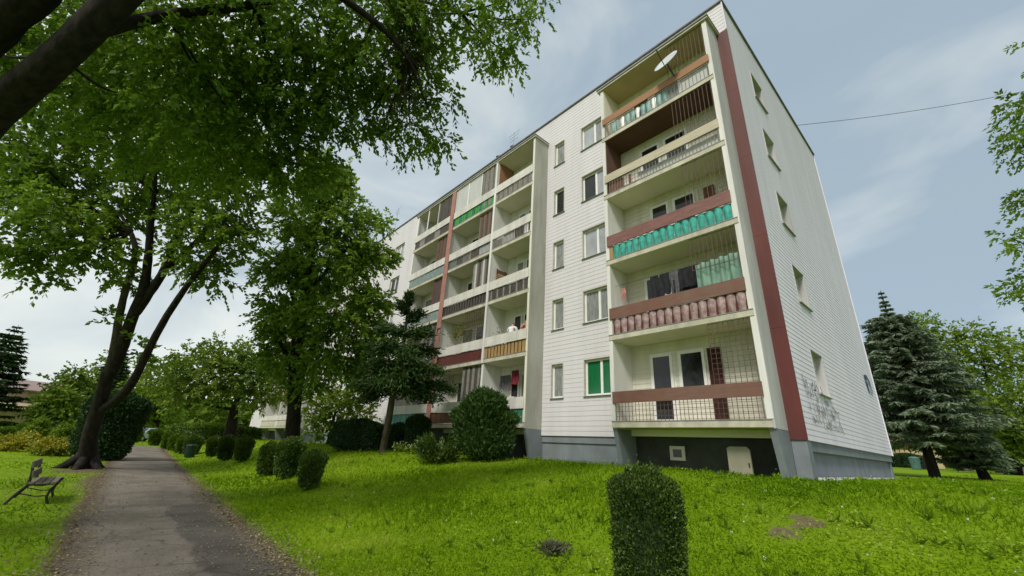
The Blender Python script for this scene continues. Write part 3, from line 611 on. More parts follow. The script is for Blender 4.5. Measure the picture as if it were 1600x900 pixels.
loggia_window(4.9, 7.2, 1, (('d', .62, .98), ('w', .05, .56)), ('pane_dark', 'pane_dark'))
loggia_window(4.75, 6.75, 2, (('w', .62, .98), ('w', .12, .54)), ('pane_dark', 'pane_dark'))
W(MB().box(XB-.12, XB-.10, 4.35, 4.7, b[2]+.9, b[2]+2.30), 'shutter', 'wood_brown')
loggia_window(4.9, 7.0, 3, (('w', .58, .98), ('d', .05, .5)), ('pane_dark', 'pane_dark'))
loggia_window(4.9, 7.2, 4, (('d', .62, .98), ('w', .05, .56)), ('pane_dark', 'pane_net'))
# the recess under the stack
W(MB().box(XB-.03, XB-.004, A0, A1, 1.0, Z0-.003), 'recess_wall', 'cellar_wall')
cw = W(MB().box(XB-.09, XB-.05, 6.25, 6.72, 1.62, 2.02), 'cellar_window', 'reveal'); W(MB().box(XB-.096, XB-.091, 6.35, 6.62, 1.71, 1.93), 'pane', 'pane_dark', cw)

# --- stack 2: three bays
D = [12.15, 14.86, 18.92, 23.40]
side_wall(12.006, 12.15, 'concrete'); edge_strip(12.006, 12.15, 'wall_cream')
side_wall(14.86, 15.0, 'wall_white'); side_wall(18.92, 19.1, 'wall_white'); side_wall(23.40, 23.55, 'wall_white')
W(MB().box(XL-.075, XL-.062, 18.80, 19.22, Z0+.02, LOGTOP), 'pilaster', 'pink_paint')
W(MB().box(XL-.06, XL-.01, 14.86, 15.0, Z0+H, LOGTOP), 'pilaster', 'wall_white')
stack_slabs(12.08, 23.5)
bays = [(12.15, 14.86), (15.0, 18.92), (19.1, 23.40)]
W(MB().box(XB-.03, XB-.004, 12.15, 23.4, 1.0, Z0-.003), 'recess_wall', 'cellar_wall')
for bi, (y0, y1) in enumerate(bays):
    for k in range(5):
        ceiling(y0, y1, k, 'ceil_cream'); backwall(y0, y1, k, 'wall_cream' if bi else 'wall_white')
        parapet(y0-.06, y1+.06, k, 'board_white', .72, 1.16)
        d = .12*((k*3+bi) % 3)
        if (bi, k) != (1, 4): loggia_window(y0+.4+d, y1-.7+d, k, (('d', .62, .98), ('w', .05, .56)), random.choice([('pane_dark', 'pane_dark'), ('pane_net', 'pane_dark'), ('pane_dark', 'pane_sky')]))
def scr(bi): return bays[bi][0]+.01, bays[bi][1]-.01
lo, hi = .2, .71
y0, y1 = scr(0)
slats(y0, y1, b[4]+lo, b[4]+hi, 22, ['sheet_grey', 'sheet_grey', 'wood_grey'])
bars(y0, y1, b[3]+lo, b[3]+hi, .1, 'bar_grey'); panel(y0+.5, y0+1.1, b[3]+lo, b[3]+hi, 'sheet_dark', x=XL+.03); panel(y0+1.15, y0+1.9, b[3]+lo, b[3]+hi, 'screen_pale', x=XL+.03); panel(y0+2.0, y1, b[3]+lo, b[3]+hi-.1, 'sheet_grey', x=XL+.03)
slats(y0, y1, b[2]+lo-.05, b[2]+hi, 24, ['sheet_dark', 'sheet_dark', 'sheet_grey', 'sheet_dark'])
slats(y0, y1, b[1]+lo, b[1]+hi, 12, ['wood_yellow'], gap=.06); panel(y0, y1, b[1]+lo, b[1]+hi, 'wood_brown', x=XL+.06)
panel(y0, y1, b[0]+lo, b[0]+hi, 'sheet_dkgreen')
y0, y1 = scr(1)
slats(y0, y1, b[4]+lo, b[4]+hi, 18, ['sheet_green', 'sheet_green', 'sheet_dkgreen'], gap=.03); panel(y0, y1, b[4]+lo, b[4]+hi, 'sheet_dkgreen', x=XL+.055)
bars(y0, y1, b[3]+lo, b[3]+hi, .11, 'bar_grey'); panel(y0+.1, y0+1.0, b[3]+lo, b[3]+hi, 'dish_white', x=XL+.03); panel(y0+1.1, y0+1.8, b[3]+lo, b[3]+hi, 'sheet_dark', x=XL+.03); panel(y0+1.9, y0+2.5, b[3]+lo, b[3]+hi, 'sheet_grey', x=XL+.03); panel(y0+2.5, y0+3.1, b[3]+lo, b[3]+hi, 'sheet_dark', x=XL+.03); panel(y0+3.1, y1, b[3]+lo, b[3]+hi, 'sheet_greygreen', x=XL+.03)
slats(y0, y1, b[2]+lo, b[2]+hi, 17, ['sheet_dark'], gap=.07); panel(y0, y1, b[2]+lo, b[2]+hi, 'sheet_grey', x=XL+.055)
slats(y0, y1, b[1]+lo, b[1]+hi, 20, ['wood_maroon'], gap=.015)
slats(y0, y1, b[0]+lo, b[0]+hi, 20, ['wood_brown'], gap=.02)
y0, y1 = scr(2)
slats(y0, y1, b[4]+lo, b[4]+hi, 7, ['sheet_dark', 'sheet_dark', 'sheet_grey'])
slats(y0, y1, b[3]+lo, b[3]+hi, 8, ['sheet_greygreen'])
slats(y0, y1, b[2]+lo, b[2]+hi, 8, ['sheet_greygreen', 'sheet_greygreen', 'sheet_grey'])
slats(y0, y1, b[1]+lo, b[1]+hi, 16, ['sheet_grey', 'slab'])
slats(y0, y1, b[0]+lo, b[0]+hi, 20, ['sheet_teal_pale', 'sheet_teal', 'sheet_teal_pale'], gap=.03); panel(y0, y1, b[0]+lo, b[0]+hi, 'sheet_teal_pale', x=XL+.055)
# full-height screens and glazing
def tall(y0, y1, k, m, n, x=XL+.10, top=None, name='side_screen', z=1.12):
    t = (LOGTOP if k == 4 else b[k]+H)-.02
    sc = W(MB().box(x+.02, x+.04, y0, y1, t-.08, t-.03), name, 'bar_brown')
    w_ = (y1-y0)/n
    for i in range(n): W(MB().box(x+.01*math.sin(i*1.9), x+.015+.01*math.sin(i*1.9), y0+w_*i+.004, y0+w_*(i+1)-.004, b[k]+.3, t-.02*random.random()), 'cane', m[i % len(m)], sc)
for i, (a, c) in enumerate(((16.25, 17.55), (17.55, 18.85))):
    fr = W(MB().box(XL-.02, XL+.02, a, a+.04, b[4]+1.16, LOGTOP).box(XL-.02, XL+.02, c-.04, c, b[4]+1.16, LOGTOP).box(XL-.02, XL+.02, a+.04, c-.04, LOGTOP-.06, LOGTOP-.003), 'glazing_frame', 'frame_white'); W(MB().box(XL-.004, XL+.004, a+.02, c-.02, b[4]+1.1, LOGTOP-.02), 'pane', 'screen_pale', fr)
tall(15.02, 16.2, 4, ['sheet_grey', 'wood_grey', 'sheet_grey'], 9, x=XL)
tall(15.02, 16.3, 3, ['wood_grey', 'sheet_dark', 'wood_brown'], 10)
tall(15.02, 16.5, 2, ['sheet_grey', 'sheet_dark', 'wood_grey', 'screen_pale'], 9)
tall(15.02, 16.6, 0, ['sheet_dark', 'sheet_grey'], 8)
tall(19.12, 20.7, 4, ['sheet_dark'], 6, x=XL); tall(19.12, 20.6, 3, ['sheet_dark', 'wood_brown'], 8); tall(19.12, 20.4, 2, ['wood_maroon', 'sheet_dark', 'sheet_dark'], 7); tall(19.12, 21.0, 1, ['sheet_dark', 'sheet_grey'], 8)
for i, (a, c) in enumerate(((20.75, 22.05), (22.05, 23.35))):
    fr = W(MB().box(XL-.02, XL+.02, a, a+.04, b[4]+1.16, LOGTOP).box(XL-.02, XL+.02, c-.04, c, b[4]+1.16, LOGTOP), 'glazing_frame', 'frame_white')
grid(15.02, 16.7, b[1]+1.1, b[1]+2.75, .14, 'bar_brown', x=XL+.05)
W(MB().box(XL+.1, XB-.04, 14.83, 14.85, b[4]+.2, LOGTOP-.03), 'wall_lining', 'board_orange')

# --- stack 3, far along the facade
side_wall(41.2, 41.35, 'concrete_pale'); side_wall(47.2, 47.35, 'wall_white'); side_wall(53.25, 53.4, 'wall_white'); stack_slabs(41.25, 53.3)
W(MB().box(XB-.03, XB-.004, 41.35, 53.2, 1.0, Z0-.003), 'recess_wall', 'cellar_wall')
for (y0, y1) in ((41.35, 47.2), (47.35, 53.25)):
    for k in range(5):
        parapet(y0-.06, y1+.06, k, 'board_white', .72, 1.16); panel(y0, y1, b[k]+.2, b[k]+.71, ['slab', 'wood_brown', 'sheet_greygreen', 'sheet_grey', 'sheet_dark'][k])
        backwall(y0, y1, k, 'wall_cream'); loggia_window(y0+.6, y1-1.2, k, (('d', .62, .98), ('w', .05, .56)), ('pane_dark', 'pane_net'))

W(MB().prism([(2.72, 1.2), (YG+.12, 1.2), (YG+.12, 1.415), (2.72, 1.385)], 0, 12.9, 18.4), 'paved_strip', 'concrete_pale'); W(MB().prism([(2.74, 1.2), (YG+.12, 1.2), (YG+.12, 1.41), (2.74, 1.38)], 0, 18.42, 23.9), 'paved_strip', 'concrete_pale')
# graffiti on the gable: illegible black spray strokes, and a small blue tag at the far end
gm = MB(); gy_ = YG-.022
def stroke(pts, wd, mb, yy):
    for (p, q) in zip(pts[:-1], pts[1:]):
        dx, dz = q[0]-p[0], q[1]-p[1]; L_ = math.hypot(dx, dz) or 1; nx_, nz_ = -dz/L_*wd, dx/L_*wd; e = (dx/L_*wd*.6, dz/L_*wd*.6)
        mb.prism([(p[0]-nx_-e[0], p[1]-nz_-e[1]), (q[0]-nx_+e[0], q[1]-nz_+e[1]), (q[0]+nx_+e[0], q[1]+nz_+e[1]), (p[0]+nx_-e[0], p[1]+nz_-e[1])], 1, yy-.002, yy+.006)
rg = random.Random(5)
rows = [(13.15, 14.75, 3.74, .20), (13.22, 15.1, 3.46, .24), (13.25, 16.3, 3.12, .26), (13.35, 16.4, 2.78, .26)]
for (xa, xb, zc, hh) in rows:
    x = xa
    while x < xb:
        wl = rg.uniform(.16, .3); k = rg.randint(3, 5)
        pts = [(x+wl*rg.choice([0, .5, 1])+rg.uniform(-.02, .02), zc+hh*rg.choice([-.5, -.1, .5])+rg.uniform(-.02, .02)) for _ in range(k)]
        stroke(pts, rg.uniform(.007, .014), gm, gy_-.004*rg.random()); x += wl*1.25
stroke([(13.12, 3.95), (13.2, 3.6)], .014, gm, gy_); stroke([(15.7, 3.35), (16.3, 3.2)], .016, gm, gy_); stroke([(16.2, 2.95), (16.5, 2.62)], .012, gm, gy_)
stuff(W(gm, 'graffiti', 'graffiti_black'))
gm = MB(); stroke([(22.9, 4.72), (22.75, 5.0), (22.7, 5.3), (23.15, 5.34), (23.5, 5.15), (23.6, 4.75)], .085, gm, gy_); W(gm, 'graffiti', 'graffiti_blue')
gm = MB(); stroke([(23.05, 4.72), (23.05, 5.12), (23.3, 5.02), (23.4, 4.72)], .085, gm, gy_-.009); W(gm, 'graffiti', 'graffiti_pale')

# roof vents and aerials stand on the roof
for i, (x, y, l) in enumerate(((12.6, 16.3, 'small dark roof vent on the parapet, left of the pair above the second balcony stack'), (12.6, 15.0, 'small dark roof vent on the parapet, right of the pair above the second balcony stack'))):
    tag(MB().lathe([(.06, 18.06), (.06, 18.22), (.15, 18.24), (.12, 18.34), (.02, 18.38)], (x, y, 0), 10).build('roof_vent', 'metal_grey'), l, 'vent', 'roof vents')
def aerial(x, y, z, h, n, label):
    t = thing('tv_aerial', label, 'aerial', (x, y, z), 'roof aerials')
    MB().tube([(x, y, z), (x, y, z+h)], [.026, .014], 6).build('mast', 'metal_grey', t)
    for i in range(n):
        zz = z+h-.15-.3*i; MB().box(x-.008, x+.008, y-.6+.08*i, y+.6-.08*i, zz-.009, zz+.009).build('dipole', 'metal_grey', t)
aerial(16, 18.95, 18.07, 6.0, 3, 'tall thin television aerial on the roof above the second balcony stack')
aerial(16, 37.6, 18.07, 7.4, 3, 'slim aerial mast on the far roof rising behind the tree crown')
pts = [(21.7, 3.0, 18.1)]
for i in range(1, 13):
    t = i/12; e = at(1720, 116, 22); pts.append((21.7*(1-t)+e[0]*t, 3.0*(1-t)+e[1]*t, 18.1*(1-t)+e[2]*t-1.0*4*t*(1-t)*.35))
tag(MB().tube(pts, .012, 5).build('overhead_cable', 'iron'), 'thin dark cable strung from the gable roof edge across the sky', 'cable')

# ================================================================== things on the balconies
# satellite dish
dc = Vector((XL-.42, 4.85, b[4]+1.62)); t = thing('satellite_dish', 'white satellite dish clamped to the orange top floor balcony rail', 'dish', tuple(dc))
ax = Vector((-.88, .10, .42)).normalized(); u = ax.orthogonal().normalized(); v = ax.cross(u)
mb = MB(); R = .44; rings = 6; seg = 24
P_ = [dc-ax*.10]
for i in range(1, rings+1):
    for j in range(seg):
        a = 2*math.pi*j/seg; r = R*i/rings; P_.append(dc+(u*math.cos(a)+v*math.sin(a)*1.08)*r+ax*(.10*(i/rings)**2-.10))
mb.v = [tuple(p) for p in P_]
for j in range(seg): mb.f.append((0, 1+j, 1+(j+1) % seg)); mb.mi.append(0)
for i in range(rings-1):
    for j in range(seg): a = 1+i*seg+j; c = 1+i*seg+(j+1) % seg; mb.f.append((a, a+seg, c+seg, c)); mb.mi.append(0)
do = mb.build('reflector', 'dish_white', t, True); sm = do.modifiers.new('s', 'SOLIDIFY'); sm.thickness = .012
lowp = dc-Vector((0, 0, R*.95)); hd = dc+ax*.62-Vector((0, 0, .1))
MB().tube([lowp, hd], .014, 6).build('feed_arm', 'iron', t); MB().tube([hd, hd-ax*.12], [.035, .03], 8).build('receiver', 'metal_grey', t)
MB().tube([dc-ax*.1, dc-ax*.2-Vector((0, 0, .12)), (XL-.06, 4.72, b[4]+1.0)], .024, 7).build('bracket', 'iron', t)
# washing on the second balcony
def garment(name, y, wd, h, z, m, label, cat, x=XL+.28, group='dark washing on the line', shape='shirt'):
    V = []; n, k = 6, 6
    for j in range(k+1):
        for i in range(n+1):
            s = i/n-.5; tt = j/k; ww = wd*(1+.12*tt) if shape != 'trouser' else wd*(1-.1*tt)
            V.append((x+.03*math.sin(i*2.1+j*.4+y*9)*(.3+tt), y+s*ww+.012*math.sin(j*1.3+y), z-h*tt*(1+.05*math.sin(i*1.7+y*5)*(j == k))))
    F = [(j*(n+1)+i, j*(n+1)+i+1, (j+1)*(n+1)+i+1, (j+1)*(n+1)+i) for j in range(k) for i in range(n) if not (shape == 'trouser' and i in (3,) and j > 1)]
    me = bpy.data.meshes.new(name); me.from_pydata(V, [], F); me.materials.append(M[m]); o = link(name, me)
    s_ = o.modifiers.new('s', 'SOLIDIFY'); s_.thickness = .012; tag(o, label, cat, group)
zl = b[1]+2.02
gs = [(6.36, .30, .85, 'cloth_dark', 'dark garment, leftmost on the washing line over the mauve balcony screen', 'trouser'), (6.0, .34, .72, 'cloth_dark', 'dark garment second from the left on the balcony washing line', 'shirt'), (5.68, .28, .9, 'cloth_grey', 'grey garment in the middle of the balcony washing line', 'trouser'), (5.36, .32, .62, 'cloth_dark', 'short dark garment right of the grey one on the washing line', 'shirt'), (5.05, .30, .66, 'cloth_dark', 'dark garment hanging right beside the green balcony cloth', 'shirt')]
for (y, wd, h, m, l, s_) in gs: garment('garment', y, wd, h, zl+.0, m, l, 'laundry', shape=s_)
wl = thing('washing_line', 'thin washing line stretched above the mauve balcony screen', 'line', (XL+.28, 5.7, zl)); MB().tube([(XL+.28, 3.6, zl+.02), (XL+.28, 5.7, zl), (XL+.28, 7.88, zl+.02)], .006, 5).build('cord', 'iron', wl)
V = []; n, k = 36, 6
for j in range(k+1):
    for i in range(n+1):
        s = i/n; V.append((XL+.14+.05*math.sin(s*math.pi*9), 3.66+1.24*s, b[1]+2.0-.06*s-(.95*j/k)))
F = [(j*(n+1)+i, j*(n+1)+i+1, (j+1)*(n+1)+i+1, (j+1)*(n+1)+i) for j in range(k) for i in range(n)]
me = bpy.data.meshes.new('hanging_cloth'); me.from_pydata(V, [], F); me.materials.append(M['cloth_green']); me.polygons.foreach_set('use_smooth', [True]*len(F)); hc = link('hanging_cloth', me)
s_ = hc.modifiers.new('s', 'SOLIDIFY'); s_.thickness = .008; tag(hc, 'pale green pleated cloth hung beside the black washing on the balcony', 'cloth')
garment('garment', 7.7, .16, .42, b[1]+2.0, 'cloth_pink', 'small pink cloth hanging at the left wall of the washing balcony', 'laundry', x=XL+.5, group='washing apart from the line')
garment('garment', 14.2, .7, .62, b[0]+2.3, 'cloth_grey', 'dark grey garment hung under the ground floor balcony of the second stack', 'laundry', x=XB-.35, group='ground floor washing')
garment('garment', 13.35, .45, .60, b[0]+2.42, 'cloth_red', 'dark red garment hung on the ground floor balcony behind the round shrub', 'laundry', x=XB-.55, group='ground floor washing')
# boards leaning and crates
pl = thing('slatted_screen', 'brown slatted wooden screen leaning inside the middle floor balcony', 'screen', (XL+.5, 14.7, b[2]+.17))
for i in range(7): MB().box(XL+.25, XB-.2, 14.70+.012*(i % 2), 14.72+.012*(i % 2), b[2]+.3+i*.24, b[2]+.49+i*.24).build('slat', ['wood_brown', 'board_orange', 'wood_yellow'][i % 3], pl)
MB().box(XL+.3, XL+.36, 14.735, 14.765, b[2]+.17, b[2]+2.0).box(XB-.32, XB-.26, 14.735, 14.765, b[2]+.17, b[2]+2.0).build('post', 'wood_brown', pl)
cb = thing('balcony_cupboard', 'low white cupboard on the ground floor balcony behind the round shrub', 'cupboard', (XB-.4, 13.9, b[0]+.17)); MB().box(XB-.6, XB-.16, 13.3, 14.5, b[0]+.17, b[0]+1.30).build('carcass', 'board_white', cb); MB().box(XB-.62, XB-.602, 13.32, 13.89, b[0]+.22, b[0]+1.25).build('door', 'board_white', cb); MB().box(XB-.62, XB-.602, 13.91, 14.48, b[0]+.22, b[0]+1.25).build('door', 'board_white', cb)
dp = thing('access_panel', 'beige board standing under the gable side balcony stack', 'panel', (XB-.45, 4.5, 1.33)); MB().prism([(4.26, 1.2), (4.82, 1.2), (4.82, 2.0), (4.74, 2.04), (4.33, 2.04), (4.26, 1.97)], 0, XL+.50, XL+.56).build('board', 'door_beige', dp); MB().box(XL+.485, XL+.499, 4.30, 4.33, 1.55, 1.66).build('handle', 'iron', dp)

# flower pots on the planted balcony of the second stack
def pot_plant(y, k, label, n, spread, mleaf, hz=1.22, x=XL+.3, hang=False):
    z = b[k]+.17 if not hang else b[k]+1.75
    t = thing('potted_plant', label, 'plant', (x, y, z), 'balcony plants')
    MB().lathe([(.08, 0), (.12, .2), (.13, .2), (.13, .23)], (x, y, z), 12).build('pot', 'wood_brown', t)
    MB().tube([(x, y, z+.2), (x+.01, y+.01, z+(.8 if not hang else .25))], .012, 5).build('stem', 'bark', t)
    c = np.array([x, y, z+(.85 if not hang else .15)]); p = c+rng.normal(0, 1, (n, 3))*np.array([.14, spread, .24])
    leaves('leaves', p, rng.normal(0, 1, (n, 3))-[0, 0, .4], .09, .05, mleaf, t)
# two people sitting behind the white parapet
def person(loc, face, label, top, hairm, lean=.0):
    """seated figure on one skinned body; face = direction the person looks (radians from +X)"""
    t = thing('person', label, 'person', loc)
    c, s = math.cos(face), math.sin(face)
    def T(f, l, z): return (loc[0]+f*c-l*s, loc[1]+f*s+l*c, loc[2]+z)
    def skin(name, verts, edges, m, parent):
        me = bpy.data.meshes.new(name); me.from_pydata([v[0] for v in verts], edges, []); me.materials.append(M[m]); o = link(name, me, parent)
        sk = o.modifiers.new('skin', 'SKIN'); 
        for i, v in enumerate(verts): me.skin_vertices[0].data[i].radius = v[1] if isinstance(v[1], tuple) else (v[1], v[1])
        me.skin_vertices[0].data[0].use_root = True
        o.modifiers.new('sub', 'SUBSURF').levels = 2; o.modifiers['sub'].render_levels = 2; return o
    def mk(name):
        me = bpy.data.meshes.new(name); return me
    def skin2(name, verts, edges, m, parent):
        import bmesh
        bm = bmesh.new(); lay = bm.verts.layers.skin.verify(); vs = []
        for i, (p, r) in enumerate(verts):
            v = bm.verts.new(p); v[lay].radius = r if isinstance(r, tuple) else (r, r); v[lay].use_root = (i == 0); vs.append(v)
        for a, b_ in edges: bm.edges.new((vs[a], vs[b_]))
        me = bpy.data.meshes.new(name); bm.to_mesh(me); bm.free(); me.materials.append(M[m]); o = link(name, me, parent)
        o.modifiers.new('skin', 'SKIN').use_smooth_shade = True; sb = o.modifiers.new('sub', 'SUBSURF'); sb.levels = 1; sb.render_levels = 2; return o
    L = lean
    V = [(T(0, 0, .50), .13), (T(.02+L*.3, 0, .68), .125), (T(.03+L*.7, 0, .88), .135), (T(.03+L, 0, 1.02), .10), (T(.04+L, 0, 1.10), .055), (T(.06+L*1.1, 0, 1.19), .085), (T(.06+L*1.1, 0, 1.29), .075),
         (T(.02+L, .19, 1.0), .055), (T(.08+L, .27, .76), .045), (T(.34+L, .20, .78), .036), (T(.44+L, .17, .80), .024),
         (T(.02+L, -.19, 1.0), .055), (T(.08+L, -.27, .76), .045), (T(.34+L, -.20, .78), .036), (T(.44+L, -.17, .80), .024),
         (T(.06, .10, .48), .09), (T(.46, .12, .47), .065), (T(.48, .12, .08), .045), (T(.62, .12, .04), .035),
         (T(.06, -.10, .48), .09), (T(.46, -.12, .47), .065), (T(.48, -.12, .08), .045), (T(.62, -.12, .04), .035), (T(.155+L*1.1, 0, 1.205), .018)]
    E_ = [(0, 1), (1, 2), (2, 3), (3, 4), (4, 5), (5, 6), (3, 7), (7, 8), (8, 9), (9, 10), (3, 11), (11, 12), (12, 13), (13, 14), (0, 15), (15, 16), (16, 17), (17, 18), (0, 19), (19, 20), (20, 21), (21, 22), (5, 23)]
    for sg, w_ in ((1, 10), (-1, 14)):                           # four fingers and a thumb on each hand
        for i, (o, ln) in enumerate(((-.026, .075), (-.009, .085), (.009, .08), (.026, .062))):
            k = len(V); V += [(T(.49+L, sg*.17+o, .80), .010), (T(.49+L+ln*.6, sg*.165+o*1.1, .795), .009), (T(.49+L+ln, sg*.16+o*1.1, .78), .007)]; E_ += [(w_, k), (k, k+1), (k+1, k+2)]
        k = len(V); V += [(T(.455+L, sg*.135, .80), .011), (T(.495+L, sg*.115, .795), .009)]; E_ += [(w_, k), (k, k+1)]
    skin2('body', V, E_, 'skin', t)
    S_ = [(T(0, 0, .50), .15), (T(.02+L*.3, 0, .68), .145), (T(.03+L*.7, 0, .88), .152), (T(.03+L, 0, 1.03), .115), (T(.02+L, .20, 1.0), .072), (T(.06+L, .25, .84), .062), (T(.02+L, -.20, 1.0), .072), (T(.06+L, -.25, .84), .062)]
    skin2('shirt', S_, [(0, 1), (1, 2), (2, 3), (3, 4), (4, 5), (3, 6), (6, 7)], top, t)
    skin2('trousers', [(T(0, 0, .48), .145), (T(.06, .10, .48), .10), (T(.46, .12, .47), .075), (T(.48, .12, .12), .055), (T(.06, -.10, .48), .10), (T(.46, -.12, .47), .075), (T(.48, -.12, .12), .055)], [(0, 1), (1, 2), (2, 3), (0, 4), (4, 5), (5, 6)], 'cloth_navy', t)
    skin2('hair', [(T(.03+L*1.1, 0, 1.29), .088), (T(.0+L*1.1, 0, 1.21), .075)], [(0, 1)], hairm, t)
    for sg in (1, -1):
        MB().lathe([(.004, -.006), (.008, 0), (.004, .006)], T(.138+L*1.1, sg*.03, 1.235), 8).build('eye', 'hair', t)
        MB().lathe([(.006, -.025), (.014, 0), (.006, .025)], T(.06+L*1.1, sg*.088, 1.215), 8).build('ear', 'skin', t)
    MB().box(-.02, .02, -.004, .004, -.004, .004).build('mouth', 'cloth_red', t).matrix_parent_inverse = Matrix.Translation(Vector(T(.142+L*1.1, 0, 1.165)))-Matrix.Translation(Vector((0, 0, 0)))+Matrix.Identity(4) if False else Matrix.Translation(Vector(T(.136+L*1.1, 0, 1.165))-t.location)@Matrix.Rotation(face+math.pi/2, 4, 'Z')
    return t
def seat(loc, label):
    t = thing('balcony_chair', label, 'chair', loc); x, y, z = loc
    MB().box(x-.2, x+.2, y-.2, y+.2, z+.62, z+.66).build('seat', 'wood_grey', t)
    for dx in (-.18, .18):
        for dy in (-.18, .18): MB().box(x+dx-.015, x+dx+.015, y+dy-.015, y+dy+.015, z, z+.62).build('leg', 'wood_grey', t)
fl = b[1]+.168
person((XL+.30, 13.45, fl+.32), 0.25, 'person in a white shirt sitting behind the white balcony parapet above the yellow slats', 'cloth_white', 'hair_grey', .08)
seat((XL+.26, 13.45, fl+.02), 'balcony chair under the person in the white shirt')
person((XL+.38, 12.46, fl+.27), math.pi*.42, 'person in a pinkish top sitting beside the grey side wall above the yellow slats', 'cloth_pink', 'hair', .05)
seat((XL+.38, 12.46, fl+.0), 'balcony chair under the person beside the grey side wall')
pot_plant(14.25, 1, 'dark leafy potted plant behind the parapet left of the person in white', 160, .16, 'leaf_maple')
pot_plant(17.9, 1, 'hanging plant with pale leaves on the middle bay balcony, left one', 120, .3, 'leaf_light', hang=True)
pot_plant(17.2, 1, 'hanging green plant on the middle bay balcony, right one', 90, .22, 'leaf_mid', hang=True)
pot_plant(18.5, 1, 'low potted plant at the pink pilaster end of the middle bay balcony', 120, .25, 'leaf_maple')


# ================================================================== trees
def crown(blobs, K, L, ln, wd, m, t, droop=.35, shell=2.0, down=-.25, name='crown', scale=1.0):
    Cn, D = blob_pts(blobs, scale, shell, down); return sprays(name, Cn, D, K, L, ln, wd, m, t, droop)
def wood_to(blobs, frm, r0, name, m, t, every=1, k=5):
    for i, (c, r, n) in enumerate(blobs):
        if i % every: continue
        f = min(frm, key=lambda q: np.linalg.norm(np.array(q)-c)); f = np.array(f, float); c = np.array(c)
        mid = f*.45+c*.55+np.array([0, 0, -.12*np.linalg.norm(c-f)])*.6
        limb([f, f*.75+mid*.25, mid, c*.9+mid*.1, c+(c-mid)*.35], [r0, r0*.8, r0*.55, r0*.3, r0*.1], name, m, t, 6)

# --- the big leaning tree by the bench
bl_ = bl
def bl(px, py, d, rpx, n, sq=.85, dd=1.0): return bl_(px, py, d, rpx*.9, n, sq, dd)
d = 16.7; base = stand(128, 738, d)
t = thing('roadside_tree', 'large dark tree with several leaning stems beside the path, behind the bench', 'tree', tuple(base))
q = lambda x, y, dd=0: at(x, y, d+dd)
trunk_pts = [base+[0, 0, -.15], base+[.05, .05, .25], q(138, 690), q(150, 650), q(162, 610), q(170, 580)]
limb(trunk_pts, [.46, .31, .26, .245, .235, .22], 'trunk', 'bark', t, 14, .06)
for (dx, dy) in ((-.75, -.25), (-.2, -.7), (.45, -.5), (.5, .35)):
    limb([base+[dx*.2, dy*.2, .55], base+[dx*.55, dy*.55, .22], base+[dx*1.05, dy*1.05, -.03], base+[dx*1.5, dy*1.5, -.12]], [.19, .17, .11, .04], 'root', 'bark', t, 7)
limb([q(168, 590), q(180, 540), q(186, 490), q(203, 430), q(214, 395), q(205, 362), q(185, 330)], [.17, .14, .13, .12, .11, .085, .05], 'limb', 'bark_pale', t, 9)
limb([q(172, 588), q(190, 545), q(205, 500), q(226, 450), q(232, 400), q(236, 350), q(242, 290)], [.22, .215, .20, .17, .14, .11, .06], 'limb', 'bark', t, 10)
limb([q(212, 490), q(236, 455, .1), q(262, 415, .2), q(272, 370, .3), q(300, 330, .4), q(335, 300, .5)], [.16, .155, .15, .12, .09, .05], 'limb', 'bark', t, 9)
limb([q(262, 415, .2), q(285, 400, .4), q(305, 378, .6), q(330, 355, .8)], [.13, .11, .09, .05], 'limb', 'bark', t, 8)
limb([q(160, 640), q(190, 620, -.3), q(212, 590, -.5), q(232, 545, -.6), q(265, 485, -.7), q(305, 428, -.8), q(345, 382, -.8), q(356, 350, -.8)], [.16, .16, .15, .135, .12, .10, .08, .04], 'limb', 'bark', t, 9)
B1 = [bl(60, 250, d, 75, 150), bl(150, 210, d+1, 95, 210), bl(250, 200, d, 90, 200), bl(345, 215, d, 80, 170), bl(385, 265, d-.5, 50, 80), bl(95, 335, d-1, 75, 150, .6), bl(40, 300, d, 65, 110, .6), bl(175, 320, d+1, 70, 130, .7), bl(265, 300, d+1.5, 75, 150), bl(335, 330, d-.5, 60, 115, .8), bl(372, 368, d-.5, 30, 45, .8), bl(310, 400, d, 45, 60, .7), bl(160, 390, d-.5, 50, 60, .6), bl(70, 385, d-1.2, 55, 55, .4), bl(20, 395, d-1.2, 40, 30, .4), bl(125, 140, d, 85, 130), bl(230, 120, d, 95, 140), bl(330, 140, d, 85, 120), bl(335, 430, d, 28, 26, .9), bl(60, 430, d-1.2, 26, 14, .9), bl(195, 432, d, 22, 12, .8), bl(215, 545, d, 16, 10), bl(180, 500, d-.3, 13, 6), bl(15, 240, d, 60, 80)]
bl = bl_
tips = [q(205, 362), q(242, 300), q(335, 300, .5), q(330, 355, .8), q(354, 352, -.8), q(272, 370, .3), q(226, 450)]
wood_to(B1[:18], tips, .085, 'limb', 'bark', t)
crown(B1, 13, .55, .20, .125, 'leaf_maple', t, droop=.3, down=-.15, scale=1.4)

